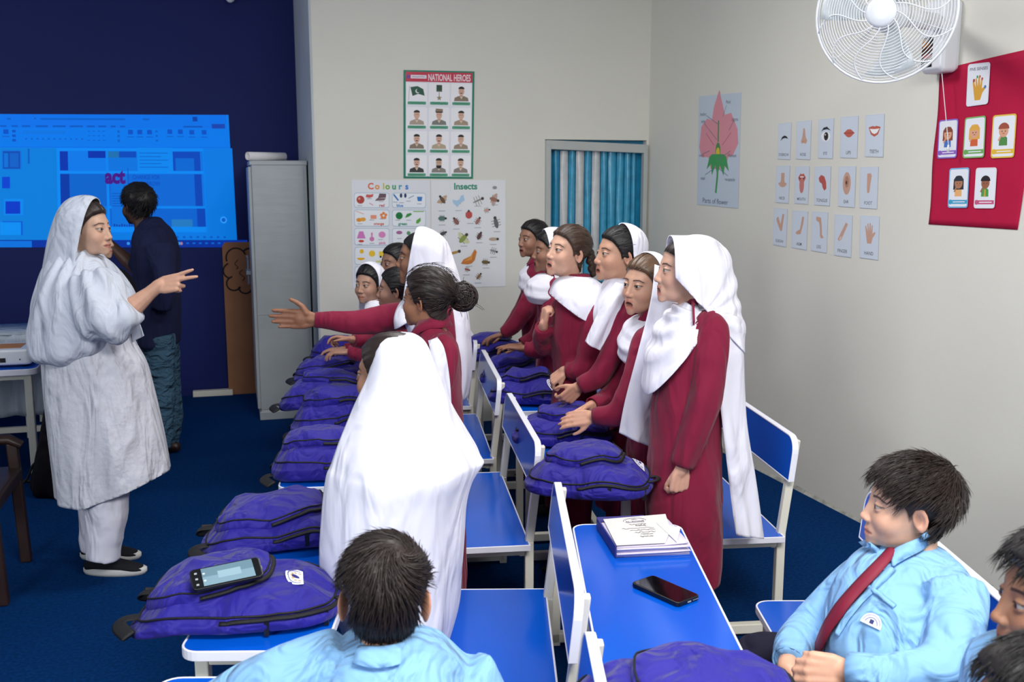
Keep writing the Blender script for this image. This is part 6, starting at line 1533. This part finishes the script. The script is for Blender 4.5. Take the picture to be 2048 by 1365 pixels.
# --- man in navy at the screen
d = 5.98
h = Head(PD(276, 412, d), -38, 1.06, 2, 0, 0, .98, skin=SK_['man'])
root = person('man in navy shirt and jeans pointing at the projected screen, back turned', PZ(335, 912, 0)); O_ = off(root)
hm = MB(); A_, B_ = PD(276, 540, d + .18), PD(222, 490, d + .22); forearm(hm, A_, B_, .045, .03); hand(hm, B_, LFT + UP * .9, AW * .6 + RT * .5, .18, -1, (.05, .7, .9, 1.0))
tr = trunk_mb(PD(298, 455, d), s=1.2); tr.tube([PD(300, 520, d), PD(300, 490, d + .13), A_], .035, 10)
body = make_body(root, h, None, hm, tr, stubble=.95, lipc='#5a3830')
link('hair', hair_shell(h, .020, 'boy', seed=8).mesh('hair', O_), 'hair', root)
link('hair_strands', strands(h, 700, lambda P, D: (lambda f_: f_ / (np.linalg.norm(f_, axis=1)[:, None] + 1e-6))(np.array([0, .6, -.5]) - D * (D @ np.array([0, .6, -.5]))[:, None]), .03, .08, .0012, .018, 3).mesh('hair_strands', O_), 'hair', root)
gm = MB(); loft(gm, d, [(436, 290, 318, .06), (448, 281, 328, .10), (464, 274, 340, .165), (495, 272, 350, .205), (550, 273, 353, .205), (620, 276, 355, .20), (680, 284, 354, .20), (690, 286, 352, .2)], n=34, m=56)
sleeve(gm, [PD(300, 485, d + .15), PD(290, 520, d + .19), PD(272, 538, d + .2)], (.08, .075, .066)); sleeve(gm, [PD(318, 490, d - .17), PD(330, 560, d - .21), PD(325, 620, d - .2)], (.08, .07, .06))
garment('shirt', root, gm, 'navy', .012, 5, .007, 16, 51)
for x0, x1, y1, dd, xm in ((312, 322, 900, -.09, 322), (326, 340, 898, .09, 336)):
    b = MB(); b.tube(smooth_path([PD(x0, 670, d + dd), PD(xm, 790, d + dd), PD(x1, y1, d + dd)], 9), list(np.linspace(.105, .062, 9)), 20, up=RT); garment('jeans_leg', root, b, 'jeans', .012, 3, .007, 26, int(x0), (1, 1, 1.4))
    shoe(root, PZ(x1 + 12, 915, 0) + AW * dd, LFT, .24, .043, 'sandal', 'wood', False)

# --- woman in black and purple hidden behind the teacher
d = 5.36
h = Head(PD(188, 478, d), 175, .98, 0, 0, 0, skin=SK_['teacher'])
root = person('woman in black abaya and purple scarf standing mostly hidden behind the teacher', PZ(140, 972, 0)); O_ = off(root)
make_body(root, h, None, None, trunk_mb(PD(185, 540, d), s=1.0))
gm = MB(); loft(gm, d, [(535, 165, 225, .08), (552, 160, 255, .14), (600, 140, 272, .2), (680, 128, 268, .2), (760, 110, 250, .2), (850, 92, 240, .22), (930, 80, 228, .23), (970, 74, 220, .23)], n=34, m=56, fold=lambda th, t: .06 * t * math.sin(th * 8))
garment('abaya', root, gm, 'abaya', .013, 4, .006, 16, 61)
hd = MB(); loft(hd, d, [(440, 178, 196, .02), (450, 158, 212, .07), (480, 146, 216, .1), (520, 146, 226, .11), (548, 150, 246, .16), (580, 146, 266, .2), (610, 150, 262, .19)], n=26, m=48)
drape('purple_scarf', root, hd, 'purple', [(PD(216, 470, d), RT - UP * .3)], .010, 5, .006, 20, 62)
shoe(root, PZ(92, 976, 0), RT + AW * -.2, .22, .04, 'sandal', 'card', False)

# ------------------------------------------------------------------ boys in blue shirts
WH = np.array([.012, -.070, .088])
def flow_boy(wh=WH, swirl=.45, fwd=(0, .5, -.3), side=1):
    def f(P, D):
        d_ = P - wh; r_ = np.linalg.norm(d_, axis=1)[:, None]; d_ = d_ - D * (d_ * D).sum(1)[:, None]; d_ /= np.linalg.norm(d_, axis=1)[:, None] + 1e-6
        sw = np.cross(D, d_) * side; k = np.clip(1 - r_ / .12, 0, 1)
        o = d_ * .7 + sw * (swirl * (.3 + k)) + np.array(fwd) * (1 - k) * .8; o = o - D * (o * D).sum(1)[:, None] * .9
        return o / (np.linalg.norm(o, axis=1)[:, None] + 1e-6)
    return f
def boy_hair(root, h, n=2200, thick=.017, m='hair', seed=0, length=.032, fl=None, bangs=0, lift=.04, short=False):
    o = off(root); hs = link('hair', hair_shell(h, thick * .8, 'boy', bangs, seed).mesh('hair', o), m, root)
    reg = (lambda P: ((P[:, 2] > .042) | (np.abs(P[:, 0]) < .05)) & (P[:, 2] > -.045)) if short else (lambda P: ((P[:, 2] > .034) | (np.abs(P[:, 0]) < .05) | (P[:, 1] < -.045) | (P[:, 1] > .02) & (P[:, 2] > .02)) & (P[:, 2] > -.05))
    link('hair_strands', strands(h, int(n * 1.3), fl or flow_boy(), length, lift, .0009, thick - .001, seed, reg).mesh('hair_strands', o), m, hs)
    return hs
# boy seated in profile
d = 2.13
h = Head(PD(1818, 1012, d), -8, .93, 2, 0, 0, .97, skin=SK_['BS'])
root = person('seated boy in sky blue shirt and maroon tie, looking left in profile', PD(1830, 1300, 2.2)); O_ = off(root)
hm = MB()
P1 = [PD(1905, 1178, d - .13), PD(1912, 1260, d - .2), PD(1880, 1345, d - .26), PD(1775, 1352, d - .26), PD(1700, 1345, d - .22)]
P2 = [PD(1735, 1150, d + .12), PD(1672, 1210, d + .13), PD(1622, 1262, d + .10), PD(1592, 1292, d + .04), PD(1578, 1325, d - .02)]
for P, th, dv, nv in ((P1, 1, LFT + UP * .05 + AW * .15, -UP * .4 + AW * .9), (P2, 1, -UP * .7 + LFT * .1 - AW * .5, AW * .3 + RT * .9)):
    wv = (P[-1] - P[-2]).normalized(); forearm(hm, P[-1] - wv * .06, P[-1] + wv * .01, .027, .023); hand(hm, P[-1] + wv * .01, dv, nv, .155, th, (.75, .85, .9, .95), .04, .5, .5)
tr = trunk_mb(PD(1820, 1090, d), s=1.0)
for P in (P1, P2): tr.tube([PD(1815, 1190, d)] + P[:-1] + [P[-2].lerp(P[-1], .8)], .03, 10)
body = make_body(root, h, None, hm, tr, look=(0, -4))
sm_ = MB(); loft(sm_, d, [(1094, 1785, 1868, .05), (1106, 1758, 1888, .078), (1126, 1724, 1916, .122, .0), (1160, 1696, 1936, .150, -.01), (1205, 1675, 1946, .165, -.03), (1265, 1662, 1944, .175, -.05), (1325, 1660, 1932, .18, -.06), (1400, 1664, 1920, .18, -.06), (1470, 1680, 1905, .17, -.05)], n=36, m=60)
sleeve(sm_, P1, (.062, .062, .056, .046, .040)); sleeve(sm_, P2, (.06, .057, .052, .046, .038))
sh = garment('shirt', root, sm_, 'shirt', .009, 4, .0085, 19, 71, (1, 1, 1))
cuff(root, 'shirt', P1[-2], P1[-1], .039); cuff(root, 'shirt', P2[-2], P2[-1], .038)
def flap(root, body, sh, up, lo, m='shirt', n=16, name='collar'):
    rows = []; U_ = cub(np.array(up, float), np.linspace(0, len(up) - 1, n)); L_ = cub(np.array(lo, float), np.linspace(0, len(lo) - 1, n))
    for (ux, uy), (lx, ly) in zip(U_, L_):
        a = surf(body, ux, uy, .010)[0]; b_ = surf(sh, lx, ly, .012)[0]
        if a is None or b_ is None or (a - b_).length > .12: continue
        rows.append([a - UP * .012, a, a.lerp(b_, .15) + UP * .004, a.lerp(b_, .5) + UP * .006, b_])
    if len(rows) < 3: return
    o = link(name, MB().rings(rows, False).mesh(name, off(root)), m, root); sd = o.modifiers.new('solid', 'SOLIDIFY'); sd.thickness = .003; return o
flap(root, body, sh, [(1778, 1096), (1800, 1084), (1840, 1068), (1872, 1044)], [(1786, 1140), (1815, 1124), (1855, 1102), (1890, 1078)])
flap(root, body, sh, [(1774, 1096), (1758, 1090), (1742, 1080)], [(1748, 1112), (1734, 1104), (1722, 1094)])
def ribbon(name, ob, pts, wd, m, root, lift=.004, n=22):
    P_ = []; 
    for x, y in np.array(cub(np.array(pts, float), np.linspace(0, len(pts) - 1, n))):
        p, nn = surf(ob, x, y, lift)
        if p is not None: P_.append((p, nn))
    rows = [[], [], []]
    for i, (p, nn) in enumerate(P_):
        t_ = (P_[min(i + 1, len(P_) - 1)][0] - P_[max(i - 1, 0)][0]).normalized(); s_ = t_.cross(nn).normalized(); w_ = wd(i / (len(P_) - 1))
        for k, q in enumerate((-1, 0, 1)): rows[k].append(p + s_ * w_ * q + nn * (.004 if q == 0 else .001))
    o = link(name, MB().rings(rows, False).mesh(name, off(root)), m, root); sd = o.modifiers.new('solid', 'SOLIDIFY'); sd.thickness = .003
    return o
ribbon('tie', sh, [(1786, 1106), (1768, 1130), (1722, 1180), (1690, 1218), (1664, 1256), (1648, 1290), (1640, 1312)], lambda t: .010 + .010 * math.sin(min(1, t * 1.3) * 2.0), 'tie', root, .008)
buttons(root, [surf(sh, x, y, .003) for x, y in ((1766, 1140), (1706, 1196), (1680, 1240))])
ribbon('placket', sh, [(1786, 1140), (1735, 1190), (1700, 1230), (1676, 1270)], lambda t: .009, 'shirt', root, .001)
def badge(ob, px, py, rot, r, root):
    p, n = surf(ob, px, py, .004)
    if p is None: return
    u = (RT - n * RT.dot(n)).normalized(); v = n.cross(u); u, v = u * math.cos(rot) + v * math.sin(rot), v * math.cos(rot) - u * math.sin(rot)
    A = Art(p - u * r - v * r * .35, p + u * r - v * r * .35, p - u * r + v * r * .8, None, n)
    P_ = [(.5 + .5 * math.cos(R(t)), .1 + .9 * math.sin(R(t))) for t in range(0, 181, 12)]
    A.poly([(1, 0)] + P_ + [(0, 0)], '#eef0f6')
    for rr_, c, w_ in ((.42, '#50569a', .03), (.3, '#70769a', .05)): A.line([(.5 + rr_ * math.cos(R(t)), .1 + 1.8 * rr_ * math.sin(R(t))) for t in range(10, 171, 16)], w_, c)
    A.rect(.4, .15, .6, .5, '#30366a'); link('badge', A.b.mesh('badge', off(root)), 'print', root, smooth=False)
badge(sh, 1745, 1246, -.6, .023, root)
ribbon('pocket_edge', sh, [(1738, 1176), (1765, 1196), (1790, 1216)], lambda t: .004, 'shirt', root, .002)
tm = MB(); hip = PD(1800, 1440, d - .02)
kA, kB = PD(1520, 1318, d + .22), PD(1560, 1420, d - .06)
for k_, off_ in ((kA, AW * .06), (kB, AW * -.10)):
    tm.tube(smooth_path([hip + off_, (hip + off_).lerp(k_, .5) + UP * .02, k_], 8), list(np.linspace(.098, .07, 8)), 16, rnd=True)
    f_ = Vector((k_.x, k_.y, .08)) + LFT * .02; tm.tube([k_, k_.lerp(f_, .5), f_], [.068, .058, .05], 14, rnd=True)
garment('trousers', root, tm, 'trouser', .013, 3, .004, 20, 72)
for k_ in (kA, kB): shoe(root, Vector((k_.x, k_.y, 0)) + RT * .05, LFT, .22, .04)
boy_hair(root, h, 2600, .020, 'hair_b', 7, .036, flow_boy((.01, -.085, .075), .35, (0, .75, -.35)), bangs=.6)

# boy from behind
d = 1.74
h = Head(PD(770, 1196, d), -84, .97, -6, 3, 0, .96, skin=SK_['BB'])
root = person('boy in sky blue shirt seen from behind, streaked dark hair, arm on the desk', PD(780, 1330, d)); O_ = off(root)
hm = MB(); P1 = [PD(680, 1328, d - .01), PD(590, 1352, d - .02), PD(500, 1385, d - .02), PD(420, 1415, d + .03)]
wv = (P1[-1] - P1[-2]).normalized(); forearm(hm, P1[-1] - wv * .06, P1[-1] + wv * .01, .027, .023); hand(hm, P1[-1] + wv * .01, wv, -UP, .155, 1, .3)
tr = trunk_mb(PD(785, 1335, d + .02), s=.9); tr.tube([PD(785, 1400, d)] + P1[:-1] + [P1[-2].lerp(P1[-1], .8)], .03, 10)
body = make_body(root, h, None, hm, tr, edx=.008)
sm_ = MB(); loft(sm_, d, [(1270, 735, 838, .06, -.035), (1286, 710, 870, .085, -.035), (1305, 680, 896, .12, -.03), (1335, 645, 928, .145, -.02), (1375, 622, 958, .155), (1430, 615, 975, .16), (1520, 620, 975, .16), (1640, 640, 970, .16)], n=34, m=56)
sleeve(sm_, P1, (.062, .060, .054, .042)); sleeve(sm_, [PD(920, 1345, d), PD(960, 1450, d + .02), PD(900, 1520, d + .15)], (.064, .056, .04))
sh = garment('shirt', root, sm_, 'shirt', .009, 4, .008, 19, 81, (1, 1, 1))
flap(root, body, sh, [(708, 1286), (735, 1290), (775, 1288), (815, 1276), (852, 1256)], [(690, 1318), (718, 1336), (765, 1342), (820, 1326), (872, 1294)])
tm = MB(); hip = Vector((O_.x, O_.y, .47))
for sg in (-1, 1):
    k_ = hip + LFT * .30 + AW * (.09 * sg + .08); tm.tube([hip + AW * .08 * sg, k_], [.095, .07], 14, rnd=True); f_ = Vector((k_.x, k_.y, .08)); tm.tube([k_, f_], [.068, .05], 12, rnd=True); shoe(root, Vector((k_.x, k_.y, 0)) + RT * .05, LFT, .22, .04)
garment('trousers', root, tm, 'trouser', .014, 3, .004, 20, 82)
boy_hair(root, h, 3400, .016, 'hair_b', 9, .034, flow_boy((.030, -.062, .098), .9, (-.2, .35, -.35), 1), lift=.03, short=True)

# boy at the right edge
d = 1.50
h = Head(PD(2120, 1200, d), -4, .95, 0, 0, .15, .97, skin=SK_['BR'])
root = person('boy at the right edge in profile, only his face and hair in view', PD(2110, 1380, d)); O_ = off(root)
make_body(root, h, None, None, trunk_mb(PD(2125, 1310, d), s=1.0))
sm_ = MB(); loft(sm_, d, [(1292, 2070, 2190, .055), (1308, 2035, 2215, .09), (1330, 1995, 2235, .13), (1365, 1965, 2250, .15), (1450, 1950, 2250, .16), (1600, 1950, 2240, .17), (1760, 1960, 2230, .17)], n=30, m=48)
sleeve(sm_, [PD(2130, 1370, d - .15), PD(2120, 1480, d - .18), PD(2030, 1540, d - .15)], (.06, .055, .04))
garment('shirt', root, sm_, 'shirt', .010, 4, .006, 22, 91, (1, 1, 1)); collar(root, 'shirt', PD(2122, 1290, d) + UP * .006, LFT, .052, .074, .034, 16)
tm = MB(); hip = Vector((O_.x, O_.y, .47))
for sg in (-1, 1):
    k_ = hip + LFT * .32 + AW * (.09 * sg); tm.tube([hip + AW * .08 * sg, k_], [.095, .07], 14, rnd=True); f_ = Vector((k_.x, k_.y, .08)); tm.tube([k_, f_], [.068, .05], 12, rnd=True); shoe(root, Vector((k_.x, k_.y, 0)) + RT * .05, LFT, .22, .04)
garment('trousers', root, tm, 'trouser', .014, 3, .004, 20, 92)
boy_hair(root, h, 1500, .021, 'hair', 11, .036, flow_boy((.0, -.085, .075), .3, (0, .7, -.2)), bangs=.2)

# dark-haired child at the bottom right corner
d = 1.26
h = Head(PD(2078, 1436, d), 0, .92, 0, 0, 0, skin=SK_['BC'])
root = person('child at the bottom right corner of whom only black hair shows', PD(2090, 1600, d)); O_ = off(root)
make_body(root, h, None, None, trunk_mb(PD(2085, 1570, d), s=1.0), eyes=True)
sm_ = MB(); loft(sm_, d, [(1560, 2030, 2150, .055), (1590, 1980, 2200, .12), (1640, 1940, 2230, .15), (1800, 1920, 2230, .16), (2000, 1930, 2220, .17)], n=24, m=40)
garment('shirt', root, sm_, 'shirt', .012, 4, .005, 22, 95, (1, 1, 1))
boy_hair(root, h, 1500, .018, 'hair', 13, .034)
